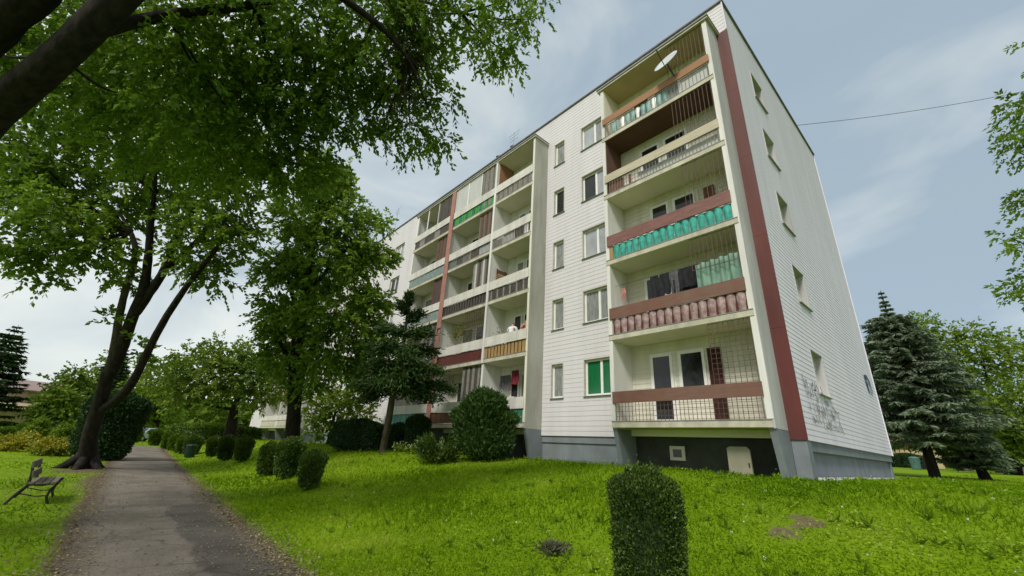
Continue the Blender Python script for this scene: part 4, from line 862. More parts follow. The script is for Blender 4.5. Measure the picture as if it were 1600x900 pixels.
# --- the tree overhead, its trunk just outside the left edge of the view
t = thing('overhanging_tree', 'huge dark tree whose thick limbs and leafy boughs hang over the top left corner', 'tree', (-5.6, 6.9, 0))
dn = 6.5; q = lambda x, y, dd=0: at(x, y, dn+dd)
tb = np.array([-5.6, 6.9, -.1])
limb([tb, tb+[.05, 0, .4], tb+[.15, 0, 1.6], q(-190, 330), q(-95, 255), q(0, 165), q(95, 90), q(205, -20), q(300, -120, .4), q(420, -220, .9)], [.6, .48, .42, .36, .29, .235, .22, .21, .19, .15], 'trunk', 'bark', t, 14, .05)
limb([q(-130, 290), q(-110, 150, -.2), q(-20, 50, -.2), q(70, -22, -.2), q(150, -120, 0)], [.25, .25, .25, .24, .2], 'limb', 'bark', t, 11)
limb([q(120, 60), q(260, 20, .8), q(400, 10, 1.6), q(520, -30, 2.2), q(660, -60, 2.6)], [.10, .09, .075, .06, .04], 'limb', 'bark', t, 8)
limb([q(300, -120, .4), q(450, -60, 1.2), q(585, 30, 1.9), q(640, 90, 2.3), q(660, 150, 2.5)], [.12, .09, .06, .04, .015], 'limb', 'bark', t, 8)
limb([q(520, -30, 2.2), q(620, -10, 3), q(720, 20, 3.5), q(790, 40, 3.8)], [.05, .04, .025, .012], 'limb', 'bark', t, 7)
BN = [bl(-40, 60, 8, 110, 100), bl(60, 40, 9, 100, 110), bl(170, 60, 8.5, 100, 120), bl(280, 40, 8, 110, 140), bl(390, 40, 8.5, 110, 150), bl(490, 50, 9, 100, 150), bl(580, 20, 9, 90, 120), bl(660, 20, 9.5, 70, 85), bl(740, 10, 9.5, 60, 55), bl(810, -10, 9.5, 45, 28), bl(90, 130, 9.5, 90, 90), bl(210, 150, 9, 95, 110), bl(330, 140, 8.5, 95, 125), bl(440, 140, 9, 85, 120), bl(530, 135, 9.3, 75, 100), bl(610, 120, 9.6, 62, 75), bl(665, 95, 9.8, 45, 48), bl(760, 70, 9.8, 38, 26), bl(795, 85, 9.8, 26, 13), bl(826, 30, 9.8, 26, 14, 1.2), bl(400, 220, 9.2, 70, 75), bl(490, 195, 9.2, 55, 55), bl(560, 195, 9.6, 28, 18), bl(640, 200, 9.8, 40, 34, .8), bl(692, 218, 9.8, 22, 10, .7), bl(590, 215, 9.7, 20, 9), bl(690, 150, 9.8, 30, 20), bl(-60, 180, 9, 90, 60), bl(420, -60, 8.5, 130, 110), bl(200, -70, 8.5, 130, 100), bl(600, -70, 9.2, 110, 80), bl(0, -60, 8.5, 130, 80), bl(505, 265, 9.4, 30, 22, 1.1), bl(455, 270, 9.4, 45, 38), bl(340, 250, 9.4, 60, 50), bl(240, 240, 9.4, 60, 45)]
BN += [((-6.0, 7.2, 8.2), (2.0, 2.0, 1.7), 90), ((-8.3, 5.4, 7.2), (2.0, 2.0, 1.6), 80), ((-8.0, 9.0, 7.8), (2.0, 2.0, 1.6), 80), ((-4.6, 4.2, 7.9), (1.8, 1.8, 1.4), 70), ((-7.2, 2.8, 6.8), (1.9, 1.9, 1.5), 70), ((-9.6, 7.4, 6.4), (1.6, 1.8, 1.4), 60), ((-6.0, 11.2, 8.0), (1.9, 1.9, 1.5), 70), ((-4.2, 1.2, 7.2), (1.8, 1.8, 1.4), 60)]      # unseen rest of the crown left of the view, added to shade the path
tips = [q(260, 20, .8), q(400, 10, 1.6), q(520, -30, 2.2), q(640, 90, 2.3), q(205, -20), q(95, 90), q(720, 20, 3.5), q(585, 30, 1.9)]
wood_to(BN[:28], tips, .035, 'twig', 'bark', t)
crown(BN, 14, .34, .125, .068, 'leaf_canopy', t, droop=.55, down=-.45, scale=1.75)
BS = [bl(640, 20, 9.2, 34, 60, 1.2, .8), bl(645, 70, 9.3, 34, 60, 1.2, .8), bl(640, 120, 9.4, 30, 55, 1.2, .8), bl(632, 150, 9.4, 18, 24)]
crown(BS, 12, .26, .075, .035, 'leaf_seed', t, droop=.9, down=-.8, name='seed_clusters', scale=1.6)

# --- middle tree in front of the facade
d = 20.6; base = stand(455, 697, d)
t = thing('facade_tree', 'tall full crowned tree with a straight dark trunk left of the building', 'tree', tuple(base))
q = lambda x, y, dd=0: at(x, y, d+dd)
limb([base+[0, 0, -.1], base+[0, 0, .25], q(459, 650), q(461, 610), q(462, 570), q(470, 500), q(482, 420), q(495, 340), q(503, 280)], [.46, .36, .33, .33, .33, .25, .19, .12, .05], 'trunk', 'bark', t, 12, .07)
limb([q(462, 590), q(448, 555), q(430, 520), q(420, 470)], [.17, .13, .1, .05], 'limb', 'bark', t, 8)
limb([q(463, 580), q(490, 540), q(530, 505), q(565, 480)], [.17, .13, .1, .05], 'limb', 'bark', t, 8)
limb([q(470, 500), q(450, 440), q(445, 390)], [.14, .1, .05], 'limb', 'bark', t, 8)
limb([q(476, 460), q(515, 420), q(550, 380)], [.14, .1, .05], 'limb', 'bark', t, 8)
bl_ = bl
def bl(px, py, d, rpx, n, sq=.85, dd=1.0): return bl_(px, py, d, rpx*.76, int(n*.8), sq, dd)
B2 = [bl(503, 290, d, 40, 90), bl(508, 255, d, 24, 30), bl(468, 345, d, 58, 120), bl(540, 340, d, 52, 115), bl(432, 420, d, 40, 75), bl(500, 410, d, 75, 190), bl(565, 400, d, 45, 105), bl(440, 490, d, 48, 85, .8), bl(515, 490, d, 72, 180), bl(582, 470, d, 35, 80), bl(445, 560, d, 45, 75, .7), bl(525, 560, d, 62, 140, .7), bl(585, 530, d, 38, 80), bl(580, 580, d, 30, 40, .7), bl(428, 520, d, 24, 28, .6), bl(530, 280, d, 28, 38), bl(598, 400, d, 18, 22), bl(600, 350, d, 14, 12), bl(425, 470, d, 16, 14), bl(480, 600, d, 36, 40, .5)]
bl = bl_
wood_to(B2[2:14], [q(420, 470), q(565, 480), q(445, 390), q(550, 380), q(495, 340), q(482, 420)], .06, 'limb', 'bark', t)
crown(B2, 14, .55, .19, .115, 'leaf_fresh', t, droop=.35, down=-.1, scale=2.7)

# --- smaller trees
def tree(name, label, px, py, d, trunk, B, m, K=10, L=.6, ln=.22, wd=.13, bm='bark', scale=1.0, rad=.3, group=None, droop=.25):
    base = stand(px, py, d); t = thing(name, label, 'tree', tuple(base), group)
    P = [base+[0, 0, -.1]]+[at(x, y, d) for (x, y) in trunk]; k = len(P)
    limb(P, [rad*(1.2-1.05*i/(k-1)) for i in range(k)], 'trunk', bm, t, 9)
    BB = [bl(x, y, d+dd, r, n, sq) for (x, y, dd, r, n, sq) in B]
    wood_to(BB[:7], [at(x, y, d) for (x, y) in trunk[1:]], rad*.35, 'limb', bm, t)
    crown(BB, K, L, ln, wd, m, t, droop=droop, down=-.05, scale=scale); return t
tree('round_tree', 'round wide crowned tree behind the row of clipped bushes', 360, 684, 33, [(362, 665), (366, 640), (374, 615), (378, 580)], [(350, 580, 0, 60, 200, .7), (300, 590, 0, 40, 90, .7), (405, 585, 0, 42, 100, .7), (350, 553, 0, 32, 60, .7), (310, 560, 0, 30, 50, .7), (395, 560, 0, 30, 60, .7), (285, 615, 0, 28, 45, .6), (425, 612, 0, 28, 50, .6), (340, 615, 0, 45, 90, .5), (390, 615, 0, 40, 70, .5), (270, 595, 0, 20, 25, .7), (430, 580, 0, 20, 25, .7)], 'leaf_mid', scale=1.7, rad=.42, L=.7, ln=.26, wd=.15)
tree('bushy_tree', 'loose bright green tree left of the dark clipped hedge, near the facade', 515, 690, 25, [(518, 670), (522, 650), (530, 625)], [(500, 625, 0, 28, 60, 1), (530, 640, 0, 34, 80, .9), (560, 645, 0, 28, 60, .9), (490, 655, 0, 22, 40, 1), (545, 615, 0, 26, 50, .8), (515, 670, 0, 20, 30, .8)], 'leaf_light', scale=1.6, rad=.14, L=.5, ln=.2, wd=.12)
far = [('broad_tree', 'bright green tree behind the round tree at the end of the path', 245, 672, 55, [(246, 650), (248, 620), (250, 590)], [(240, 600, 0, 32, 80, .8), (225, 630, 0, 30, 70, .7), (262, 620, 0, 34, 80, .8), (275, 585, 0, 22, 35, .8), (245, 570, 0, 20, 30, .8), (235, 655, 0, 30, 50, .5)], 'leaf_light'),
       ('broad_tree', 'pale green tree seen through the stems of the leaning tree', 175, 668, 60, [(176, 640), (178, 610), (180, 590)], [(170, 590, 0, 28, 70, .8), (195, 600, 0, 30, 70, .8), (150, 610, 0, 24, 50, .8), (200, 630, 0, 30, 60, .7), (180, 565, 0, 20, 30, .8)], 'leaf_light'),
       ('broad_tree', 'rounded olive green tree in front of the pink house', 72, 660, 48, [(72, 650), (72, 635), (74, 620)], [(90, 630, 0, 20, 90, .8), (72, 641, 0, 12, 40, .8), (104, 632, 0, 16, 50, .9), (88, 645, 0, 22, 60, .5), (98, 616, 0, 12, 30, .8)], 'leaf_mid'),
       ('broad_tree', 'green tree left of the dark pointed spruce', 118, 662, 52, [(118, 650), (118, 630), (120, 610)], [(112, 600, 0, 24, 60, .9), (128, 620, 0, 26, 60, .9), (105, 630, 0, 22, 50, .9), (125, 585, 0, 16, 25, .9)], 'leaf_mid'),
       ('broad_tree', 'dark green tree beyond the end of the path behind the parked car', 232, 666, 62, [(232, 655), (232, 648), (233, 640)], [(225, 640, 0, 22, 70, .8), (245, 645, 0, 22, 70, .7), (262, 648, 0, 20, 60, .7), (212, 650, 0, 18, 50, .7)], 'leaf_maple'),
       ('broad_tree', 'tall bright tree just right of the blue spruce top', 1447, 735, 62, [(1446, 690), (1444, 640), (1440, 570)], [(1440, 525, 0, 34, 90, .9), (1455, 560, 0, 40, 110, .9), (1425, 550, 0, 26, 60, .9), (1470, 600, 0, 40, 90, .8), (1480, 530, 0, 18, 24, .9), (1440, 500, 0, 18, 26, .9)], 'leaf_light'),
       ('broad_tree', 'tall yellow green tree near the right edge of the picture', 1560, 735, 60, [(1555, 690), (1550, 640), (1540, 580)], [(1530, 535, 0, 34, 90, .9), (1565, 570, 0, 42, 110, .9), (1510, 570, 0, 24, 50, .8), (1590, 545, 0, 30, 60, .9), (1540, 600, 0, 40, 90, .7), (1515, 520, 0, 18, 25, .9), (1610, 590, 0, 40, 80, .9)], 'leaf_light'),
       ('broad_tree', 'low drooping light green tree under the tall yellow green one', 1590, 740, 50, [(1588, 700), (1585, 660), (1580, 620)], [(1570, 630, 0, 42, 130, .7), (1610, 640, 0, 45, 130, .8), (1545, 655, 0, 32, 80, .7), (1590, 680, 0, 40, 110, .6), (1530, 690, 0, 30, 70, .7), (1630, 680, 0, 40, 90, .8), (1560, 705, 0, 30, 70, .5)], 'leaf_mid'),
       ('broad_tree', 'olive tree between the blue spruce and the right hand trees', 1500, 738, 66, [(1500, 700), (1500, 660), (1500, 630)], [(1495, 610, 0, 34, 90, .8), (1520, 640, 0, 34, 90, .8), (1475, 640, 0, 30, 80, .8), (1500, 670, 0, 36, 90, .7), (1545, 660, 0, 28, 60, .8), (1560, 690, 0, 28, 60, .8)], 'leaf_mid')]
for (nm, lb, px, py, d, tr, B, m) in far: tree(nm, lb, px, py, d, tr, B, m, scale=1.75, K=9, L=.95, ln=.40, wd=.25, rad=.35, group='trees in the background')
# branch ends of a tree standing off to the right
base = stand(1850, 745, 11); t = thing('right_edge_tree', 'tree whose leafy branch ends reach in at the right edge', 'tree', tuple(base))
limb([base+[0, 0, -.1], at(1850, 600, 11), at(1820, 420, 11), at(1790, 200, 11), at(1770, 0, 11)], [.3, .26, .22, .15, .06], 'trunk', 'bark', t, 10)
for (x0, y0, x1, y1) in ((1815, 380, 1592, 238), (1795, 240, 1588, 165), (1835, 520, 1580, 372), (1840, 560, 1595, 455), (1800, 300, 1600, 300)):
    limb([at(x0, y0, 11), at(x0*.6+x1*.4, y0*.6+y1*.4-12, 11), at(x1*.8+x0*.2, y1*.8+y0*.2-6, 10.8), at(x1, y1, 10.6)], [.07, .05, .03, .01], 'limb', 'bark', t, 6)
BR = [bl(1600, 168, 10.8, 26, 22, .7), bl(1585, 158, 10.7, 13, 6, .7), bl(1602, 230, 10.8, 24, 20, .7), bl(1580, 218, 10.7, 12, 6, .6), bl(1606, 305, 10.8, 20, 14, .7), bl(1600, 378, 10.8, 24, 16, .6), bl(1572, 372, 10.7, 12, 6, .5), bl(1602, 455, 10.8, 22, 16, .8), bl(1592, 440, 10.8, 10, 4, .6), bl(1660, 200, 11, 60, 60), bl(1680, 320, 11, 60, 60), bl(1680, 430, 11, 60, 60), bl(1700, 60, 11, 70, 60)]
crown(BR, 12, .32, .12, .06, 'leaf_maple', t, droop=.4, down=-.2, scale=1.5)

# --- conifers
def spruce(name, label, px, py, d, h, r, z0, m, whorls=26, per=7, droop=.5, bm='bark', lean=(0, 0), leaf=.34, wd=.07, dens=1.0, group=None, gap=.0, pw=.8, tr=.2, spire=1.0):
    base = stand(px, py, d); t = thing(name, label, 'tree', tuple(base), group)
    ax = lambda z: base+np.array([lean[0]*z/h, lean[1]*z/h, z])
    limb([ax(-.1), ax(.3), ax(h*.4), ax(h*.75), ax(h)], [tr*1.3, tr, tr*.7, tr*.35, .02], 'trunk', bm, t, 9)
    P, D, LN = [], [], []; bm_ = MB()
    for i in range(whorls):
        f = (i+random.random()*.5)/whorls; z = z0+(h-z0)*f**.9
        g_ = (z-z0)/(h-z0); R = r*(1-g_)**pw*(1.0 if f > .08 else .85)+.12
        if g_ > spire: R = min(R, r*.07*(1-g_)/(1-spire)+.12)
        for k in range(per):
            if random.random() < gap: continue
            a = 2*math.pi*(k/per)+i*1.3+random.uniform(-.3, .3); rr = R*random.uniform(.72, 1.12)
            o = np.array([math.cos(a), math.sin(a), 0]); s = np.array([-o[1], o[0], 0])
            c0 = ax(z); tip = c0+o*rr+np.array([0, 0, -droop*rr*.55+.12*rr])
            mid = c0+o*rr*.5+np.array([0, 0, -droop*rr*.36])
            if rr > .5: bm_.tube([c0, mid, tip], [.03+.012*rr, .02+.006*rr, .006], 5)
            n = max(6, int(34*rr*dens)); tt = rng.uniform(.12, 1.0, n)**.8
            bp = (1-tt)[:, None]**2*c0+(2*tt*(1-tt))[:, None]*mid+(tt**2)[:, None]*tip
            sg = rng.choice([-1, 1], n)[:, None]; wl = (rr*.30*(1.15-tt))[:, None]*rng.uniform(.3, 1, (n, 1))
            sub = rng.uniform(0, 1, (n, 1))
            pp = bp+s*sg*wl*sub+np.array([0, 0, -1.])*wl*sub*.45*droop*2
            LN.append(np.full(n, leaf*min(1, .30+rr/1.6))); P.append(pp); D.append(o*.55+s*sg*.75+np.array([0, 0, -droop*.8])+rng.normal(0, .25, (n, 3)))
    bm_.build('branches', bm, t)
    leaves('crown', np.concatenate(P), np.concatenate(D), np.concatenate(LN), wd, m, t, fold=.3); return t
spruce('blue_spruce', 'tall blue green spruce with drooping layers beyond the gable end', 1462, 747, 28.5, 13.9, 4.7, 2.9, 'needle_blue', whorls=30, per=9, droop=.6, leaf=.40, wd=.10, dens=2.4, tr=.30, pw=.8, spire=.80)
spruce('blue_spruce', 'lower blue green spruce with a crooked dark trunk right of the tall one', 1540, 748, 29, 4.0, 2.0, 1.0, 'needle_blue', whorls=11, per=8, droop=.5, leaf=.42, wd=.11, dens=1.4, lean=(-.6, .4), tr=.30, pw=.6)
spruce('dark_spruce', 'dark spruce at the left edge in front of the pink house', -52, 668, 44, 11.8, 3.7, 2.0, 'needle_dark', whorls=22, per=8, droop=.35, leaf=.55, wd=.14, dens=1.1, pw=.8, group='spruces at the far left')
spruce('dark_spruce', 'pointed dark spruce left of the leaning tree', 146, 665, 54, 12.2, 3.4, 1.0, 'needle_dark', whorls=24, per=8, droop=.3, leaf=.6, wd=.16, dens=1.0, pw=.9, group='spruces at the far left')
spruce('dark_spruce', 'thin spruce top rising between the olive tree and the pointed spruce', 121, 665, 62, 9.2, 1.6, 1.0, 'needle_dark', whorls=18, per=6, droop=.3, leaf=.5, wd=.14, group='spruces at the far left')
# dark pine-like conifer before the balconies
d = 18.6; base = stand(597, 714, d); t = thing('dark_conifer', 'dark loose conifer with a thin slanting trunk before the balconies', 'tree', tuple(base))
q = lambda x, y, dd=0: at(x, y, d+dd)
limb([base+[0, 0, -.1], base+[.0, 0, .2], q(605, 670), q(613, 620), q(622, 580), q(632, 530), q(638, 470)], [.2, .155, .15, .14, .12, .08, .02], 'trunk', 'bark_pale', t, 9)
P, D = [], []; wb = MB()
for (x0, y0, x1, y1, hw, dd) in ((637, 495, 628, 478, 10, 0), (637, 505, 655, 490, 14, .2), (635, 520, 600, 515, 22, .2), (635, 525, 668, 520, 22, -.2), (630, 545, 585, 545, 26, -.4), (628, 550, 672, 550, 22, .3), (625, 570, 578, 575, 28, .4), (624, 575, 680, 580, 26, -.4), (620, 590, 562, 604, 28, -.3), (618, 598, 700, 606, 24, .3), (618, 605, 570, 622, 30, .5), (617, 608, 675, 620, 30, -.5), (630, 545, 640, 560, 34, -1.2), (622, 580, 610, 600, 40, -1.2), (622, 580, 640, 600, 36, 1.2), (638, 480, 640, 462, 8, 0), (625, 560, 650, 585, 34, -1.0), (620, 590, 590, 585, 34, 1.0)):
    a = q(x0, y0); c = q(x1, y1, dd); mid = a*.5+c*.5+np.array([0, 0, .12]); wb.tube([a, mid, c], [.05, .03, .01], 5)
    n = int(3.4*hw*math.hypot(x1-x0, y1-y0)/10)+420; tt = rng.uniform(.08, 1.05, n)[:, None]; r = pxm(hw, d)
    P.append(a*(1-tt)**2+mid*2*tt*(1-tt)+c*tt**2+rng.normal(0, .36, (n, 3))*np.array([r*.9, r*.9, r*.5])); D.append((c-a)/np.linalg.norm(c-a)+rng.normal(0, .6, (n, 3))+np.array([0, 0, -.15]))
wb.build('branches', 'bark', t); leaves('crown', np.concatenate(P), np.concatenate(D), .24, .06, 'needle_dark', t, fold=.3)

# ================================================================== shrubs and hedges
def clipped(name, label, base, rx, ry, h, n, m, ln, group=None, taper=.78, core='hedge_core', e=3.2, rot=0.0, z0=.10, cat='bush', lean=(0, 0), capf=.72):
    bx, by, bz = base; seg, rows = 22, 12; mb = MB(); c, s = math.cos(rot), math.sin(rot)
    ph = random.uniform(0, 6)
    def surf(a, f, k=1.0):
        sq = (abs(math.cos(a))**e+abs(math.sin(a))**e)**(-1/e)
        tp = taper+(1-taper)*min(1, f*1.25); cap = 1 if f < capf else max(0, 1-((f-capf)/(1-capf))**3.2)**.55
        bt = min(1, .8+f*2)
        g = sq*tp*cap*bt*k*(1+.045*math.sin(3*a+ph+f*5)+.03*math.sin(5*a-f*9))
        x, y = rx*g*math.cos(a), ry*g*math.sin(a); z = z0+(h-z0)*f
        return (bx+x*c-y*s+lean[0]*f, by+x*s+y*c+lean[1]*f, bz+z)
    for i in range(rows+1):
        for j in range(seg): mb.v.append(surf(2*math.pi*j/seg, i/rows, .90))
    for i in range(rows):
        for j in range(seg):
            a = i*seg+j; b_ = i*seg+(j+1) % seg; mb.f.append((a, b_, b_+seg, a+seg)); mb.mi.append(0)
    mb.f.append(tuple(range(seg-1, -1, -1))); mb.mi.append(0); mb.f.append(tuple(rows*seg+j for j in range(seg))); mb.mi.append(0)
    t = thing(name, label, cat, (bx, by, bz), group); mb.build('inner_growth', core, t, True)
    MB().tube([(bx, by, bz-.1), (bx+.01, by, bz+z0+.15)], [.05, .04], 6).build('stem', 'bark', t)
    A = rng.uniform(0, 2*math.pi, n); Fz = np.where(rng.uniform(0, 1, n) < .22, rng.uniform(.72, 1, n), rng.uniform(0, .98, n))
    P = np.array([surf(a, f, random.uniform(.86, 1.02) if random.random() < .95 else random.uniform(1.0, 1.10)) for a, f in zip(A, Fz)])
    topc = rng.uniform(0, 1, n) < .16
    P[topc] = np.array([surf(a, .985, math.sqrt(random.random())*.98) for a in A[topc]])+np.stack([np.zeros(topc.sum()), np.zeros(topc.sum()), rng.exponential(.007+.007*h, topc.sum())], 1)
    Dv = P-np.array([bx, by, bz+h*.45]); Dv = nrm(Dv*np.array([1, 1, .8]))+rng.normal(0, .55, (n, 3))+np.array([0, 0, .35])
    leaves('leaves', P, Dv, ln, ln*.62, m, t, fold=.25); return t
g = 'clipped bushes along the path'
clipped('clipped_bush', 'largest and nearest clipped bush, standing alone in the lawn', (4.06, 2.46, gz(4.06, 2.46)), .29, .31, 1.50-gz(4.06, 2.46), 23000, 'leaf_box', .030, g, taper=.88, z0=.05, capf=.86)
row = [(480, 768, 12.3, 19, 55, 'bucket shaped clipped bush nearest the camera in the row along the path'), (442, 754, 14.6, 20, 58, 'wider clipped bush touching a second one, second in the row'), (413, 744, 15.6, 14, 46, 'clipped bush half hidden behind the second bush of the row'), (374, 727, 19.8, 12, 34, 'small clipped bush standing apart, before the round tree trunk'), (350, 717, 21.2, 13, 34, 'vase shaped clipped bush with a pointed foot, left of the round tree'), (330, 708, 23.5, 10, 28, 'squarish clipped bush in the row, right of the green bin'), (300, 699, 26, 13, 27, 'dark clipped bush directly behind the green bin'), (285, 696, 27.5, 9, 22, 'narrow clipped bush left of the green bin'), (275, 690, 30, 9, 22, 'clipped bush in the row before the long hedge end'), (263, 688, 32, 8, 22, 'last small clipped bush in the row at the bend'), (245, 681, 36, 11, 22, 'pale green clipped bush at the end of the path'), (213, 677, 40, 9, 18, 'clipped bush left of the parked car at the end of the path')]
for i, (px, py, d, r, h, lb) in enumerate(row):
    bs = stand(px, py, d); r *= .93; clipped('clipped_bush', lb, bs, pxm(r, d), pxm(r, d)*random.uniform(.9, 1.05), pxm(h, d), 5200 if i < 6 else 2600, 'leaf_box' if i < 7 else 'leaf_boxfar', .045+.0025*d, g, taper=random.uniform(.52, .72), rot=random.uniform(0, 1.5))
def hedge(label, px0, px1, py, d, h, dep, n, m, ln, core='hedge_core', ang=None):
    p = stand(px0, py, d); r = stand(px1, py, d); c = (p+r)/2; c[2] = gz(c[0], c[1]); v = r-p
    return clipped('hedge', label, c, np.linalg.norm(v[:2])/2, dep/2, h, n, m, ln, None, .95, core, 6, math.atan2(v[1], v[0]), .02, 'hedge')
hedge('long low clipped hedge running behind the round tree', 268, 405, 682, 36, 1.35, 1.6, 9000, 'leaf_boxfar', .16)
hedge('dark clipped block hedge left of the slanting conifer trunk', 516, 592, 708, 19.8, 1.35, 1.2, 9000, 'leaf_yew', .085, 'yew_core')
hedge('dark hedge between the conifer trunk and the balconies', 606, 634, 700, 20.2, 1.2, 1.0, 5000, 'leaf_yew', .085, 'yew_core')
clipped('dark_shrub', 'dark upright shrub before the turquoise ground floor balcony', stand(648, 705, 19), .55, .5, 1.55, 5200, 'leaf_yew', .08, None, .85, 'yew_core', 2.4, cat='shrub')
d = 20.5
clipped('yew_bush', 'very large dark rounded yew behind the leaning tree trunk', stand(152, 720, d), pxm(41, d), pxm(38, d), pxm(100, d), 15000, 'leaf_yew', .12, None, .8, 'yew_core', 2.2, cat='bush')
# thuja and juniper by the building
d = 15.5; base = stand(757, 720, d); t = thing('round_thuja', 'dense round evergreen shrub in front of the second balcony stack', 'shrub', tuple(base))
MB().tube([base+[0, 0, -.1], base+[0, 0, 1.2]], [.09, .05], 7).build('stem', 'bark', t)
B = [bl(757, 665, d, 40, 1, 1.15), bl(735, 670, d, 24, 1, 1.4), bl(780, 672, d, 24, 1, 1.4), bl(757, 640, d, 30, 1, .9), bl(740, 690, d-.3, 26, 1), bl(775, 692, d-.3, 26, 1), bl(757, 690, d-.5, 30, 1), bl(770, 645, d, 22, 1), bl(742, 645, d, 22, 1), bl(795, 655, d, 14, 1), bl(718, 650, d, 13, 1), bl(755, 624, d, 19, 1), bl(775, 630, d, 16, 1), bl(737, 632, d, 15, 1)]
P, D = [], []
for (c, r, _) in B:
    n = int(2300*(r[0]/.7)**2); dv = nrm(rng.normal(0, 1, (n, 3))); P.append(c+dv*np.array(r)*rng.uniform(.75, 1.06, (n, 1))); D.append(dv*.7+np.array([0, 0, .75])+rng.normal(0, .35, (n, 3)))
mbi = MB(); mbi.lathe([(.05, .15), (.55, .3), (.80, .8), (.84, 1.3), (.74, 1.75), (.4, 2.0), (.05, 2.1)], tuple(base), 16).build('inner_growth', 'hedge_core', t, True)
Pc = np.concatenate(P); k = Pc[:, 2] > base[2]-.02; leaves('crown', Pc[k], np.concatenate(D)[k], .15, .055, 'needle_thuja', t, fold=.3)
d = 15.2; base = stand(686, 722, d); t = thing('spreading_juniper', 'low spreading light green juniper left of the round evergreen', 'shrub', tuple(base))
P, D = [], []; wb = MB()
for i in range(26):
    a = random.uniform(0, 2*math.pi); rr = random.uniform(.4, .95); o = np.array([math.cos(a), math.sin(a), random.uniform(.35, 1.0)]); tip = base+o*rr*np.array([1, 1, 1]); wb.tube([base+[0, 0, .02], base+o*rr*.5, tip], [.03, .02, .006], 5)
    n = 330; tt = rng.uniform(.15, 1.08, n)[:, None]; P.append(base+(tip-base)*tt+rng.normal(0, .085, (n, 3))); D.append(o+np.array([0, 0, .1])+rng.normal(0, .5, (n, 3)))
wb.build('branches', 'bark', t); Pc = np.concatenate(P); k = Pc[:, 2] > base[2]; leaves('leaves', Pc[k], np.concatenate(D)[k], .13, .045, 'needle_juniper', t, fold=.3)
for (px, py, d, lb) in ((625, 704, 18.6, 'small pale flowering plant at the foot of the dark hedge'), (642, 712, 17.8, 'low broad leaved plant beside the conifer trunk')):
    base = stand(px, py, d); t = thing('flowering_plant', lb, 'plant', tuple(base)); MB().tube([base, base+[0, 0, .3]], .01, 5).build('stem', 'bark', t)
    P = base+[0, 0, .18]+rng.normal(0, 1, (120, 3))*np.array([.15, .15, .08]); leaves('leaves', P, rng.normal(0, 1, (120, 3))+[0, 0, .6], .13, .06, 'leaf_light', t)
    P = base+[0, 0, .32]+rng.normal(0, 1, (24, 3))*np.array([.15, .15, .06]); leaves('flowers', P, rng.normal(0, 1, (24, 3))+[0, 0, 1], .06, .05, 'petal', t)
# shrubs on the far left lawn
def loose(name, label, px, py, d, rpx, hpx, n, m, ln, group=None, cat='shrub'):
    base = stand(px, py, d); t = thing(name, label, cat, tuple(base), group); r = pxm(rpx, d); h = pxm(hpx, d)
    for k in range(4):
        a = k*1.6; MB().tube([base, base+[.3*r*math.cos(a), .3*r*math.sin(a), h*.4], base+[.7*r*math.cos(a), .7*r*math.sin(a), h*.8]], [.025, .018, .006], 5).build('stem', 'bark', t)
    B = [(base+np.array([r*.35*math.cos(a), r*.35*math.sin(a), h*random.uniform(.42, .58)]), (r*.72, r*.72, h*.46), n//5) for a in np.linspace(0, 6.28, 6)[:5]]
    Cn, D = blob_pts(B, 1, 2.6, .15); k = Cn[:, 2] > base[2]+.02; sprays('leaves', Cn[k], D[k], 7, ln*1.6, ln, ln*.6, m, t, .1); return t
g = 'yellow shrubs on the left lawn'
loose('yellow_shrub', 'low golden yellow shrub at the left edge of the lawn', 12, 703, 22, 30, 21, 520, 'leaf_yellow', .11, g)
loose('yellow_shrub', 'low golden yellow shrub close to the leaning tree trunk', 80, 703, 21, 24, 22, 520, 'leaf_yellow', .11, g)
loose('yellow_shrub', 'small yellow shrub between the two larger golden ones', 38, 690, 26, 15, 18, 340, 'leaf_yellow', .12, g)
g = 'green shrubs on the left lawn'
for (px, py, d, r, h, m, lb) in ((14, 673, 34, 11, 13, 'leaf_boxfar', 'small ball shaped bush at the left edge before the pink house'), (45, 676, 33, 14, 24, 'leaf_boxfar', 'square clipped bush left of the tall leafy plant'), (78, 672, 34, 9, 14, 'leaf_boxfar', 'small ball shaped bush right of the tall leafy plant'), (66, 668, 38, 24, 14, 'leaf_boxfar', 'low clipped hedge piece behind the ball shaped bushes'), (22, 668, 40, 22, 12, 'leaf_boxfar', 'low clipped hedge piece at the left edge')):
    bs = stand(px, py, d); clipped('garden_bush', lb, bs, pxm(r, d), pxm(r, d)*.9, pxm(h, d), 2200, m, .13, g, .9, e=2.6)
loose('leafy_plant', 'tall pale leafy plant in the middle of the left lawn', 56, 682, 29, 11, 38, 260, 'leaf_light', .18, g)
loose('leafy_plant', 'light green shrub touching the dark yew at the left', 100, 680, 27, 12, 32, 300, 'leaf_light', .17, g)

# far woods on the horizon, read as one mass
P, D = [], []
for i in range(420):
    a = random.uniform(-.62, .62) if i < 240 else random.uniform(.95, 2.05); rr = random.uniform(125, 240); c = np.array([math.sin(a)*rr, math.cos(a)*rr, 0]); c[2] = gz(c[0], c[1]); hh = random.uniform(7, 13)*(.8 if a > .9 else .75)
    n = 110; dv = nrm(rng.normal(0, 1, (n, 3))); P.append(c+np.array([0, 0, hh*.5])+dv*np.array([hh*.55, hh*.55, hh*.5])*rng.uniform(.6, 1, (n, 1))); D.append(dv+rng.normal(0, .5, (n, 3)))
wd_ = stuff(leaves('far_woods', np.concatenate(P), np.concatenate(D), 2.6, 1.7, 'leaf_mid', None)); wd_['label'] = 'far green woods along the horizon'

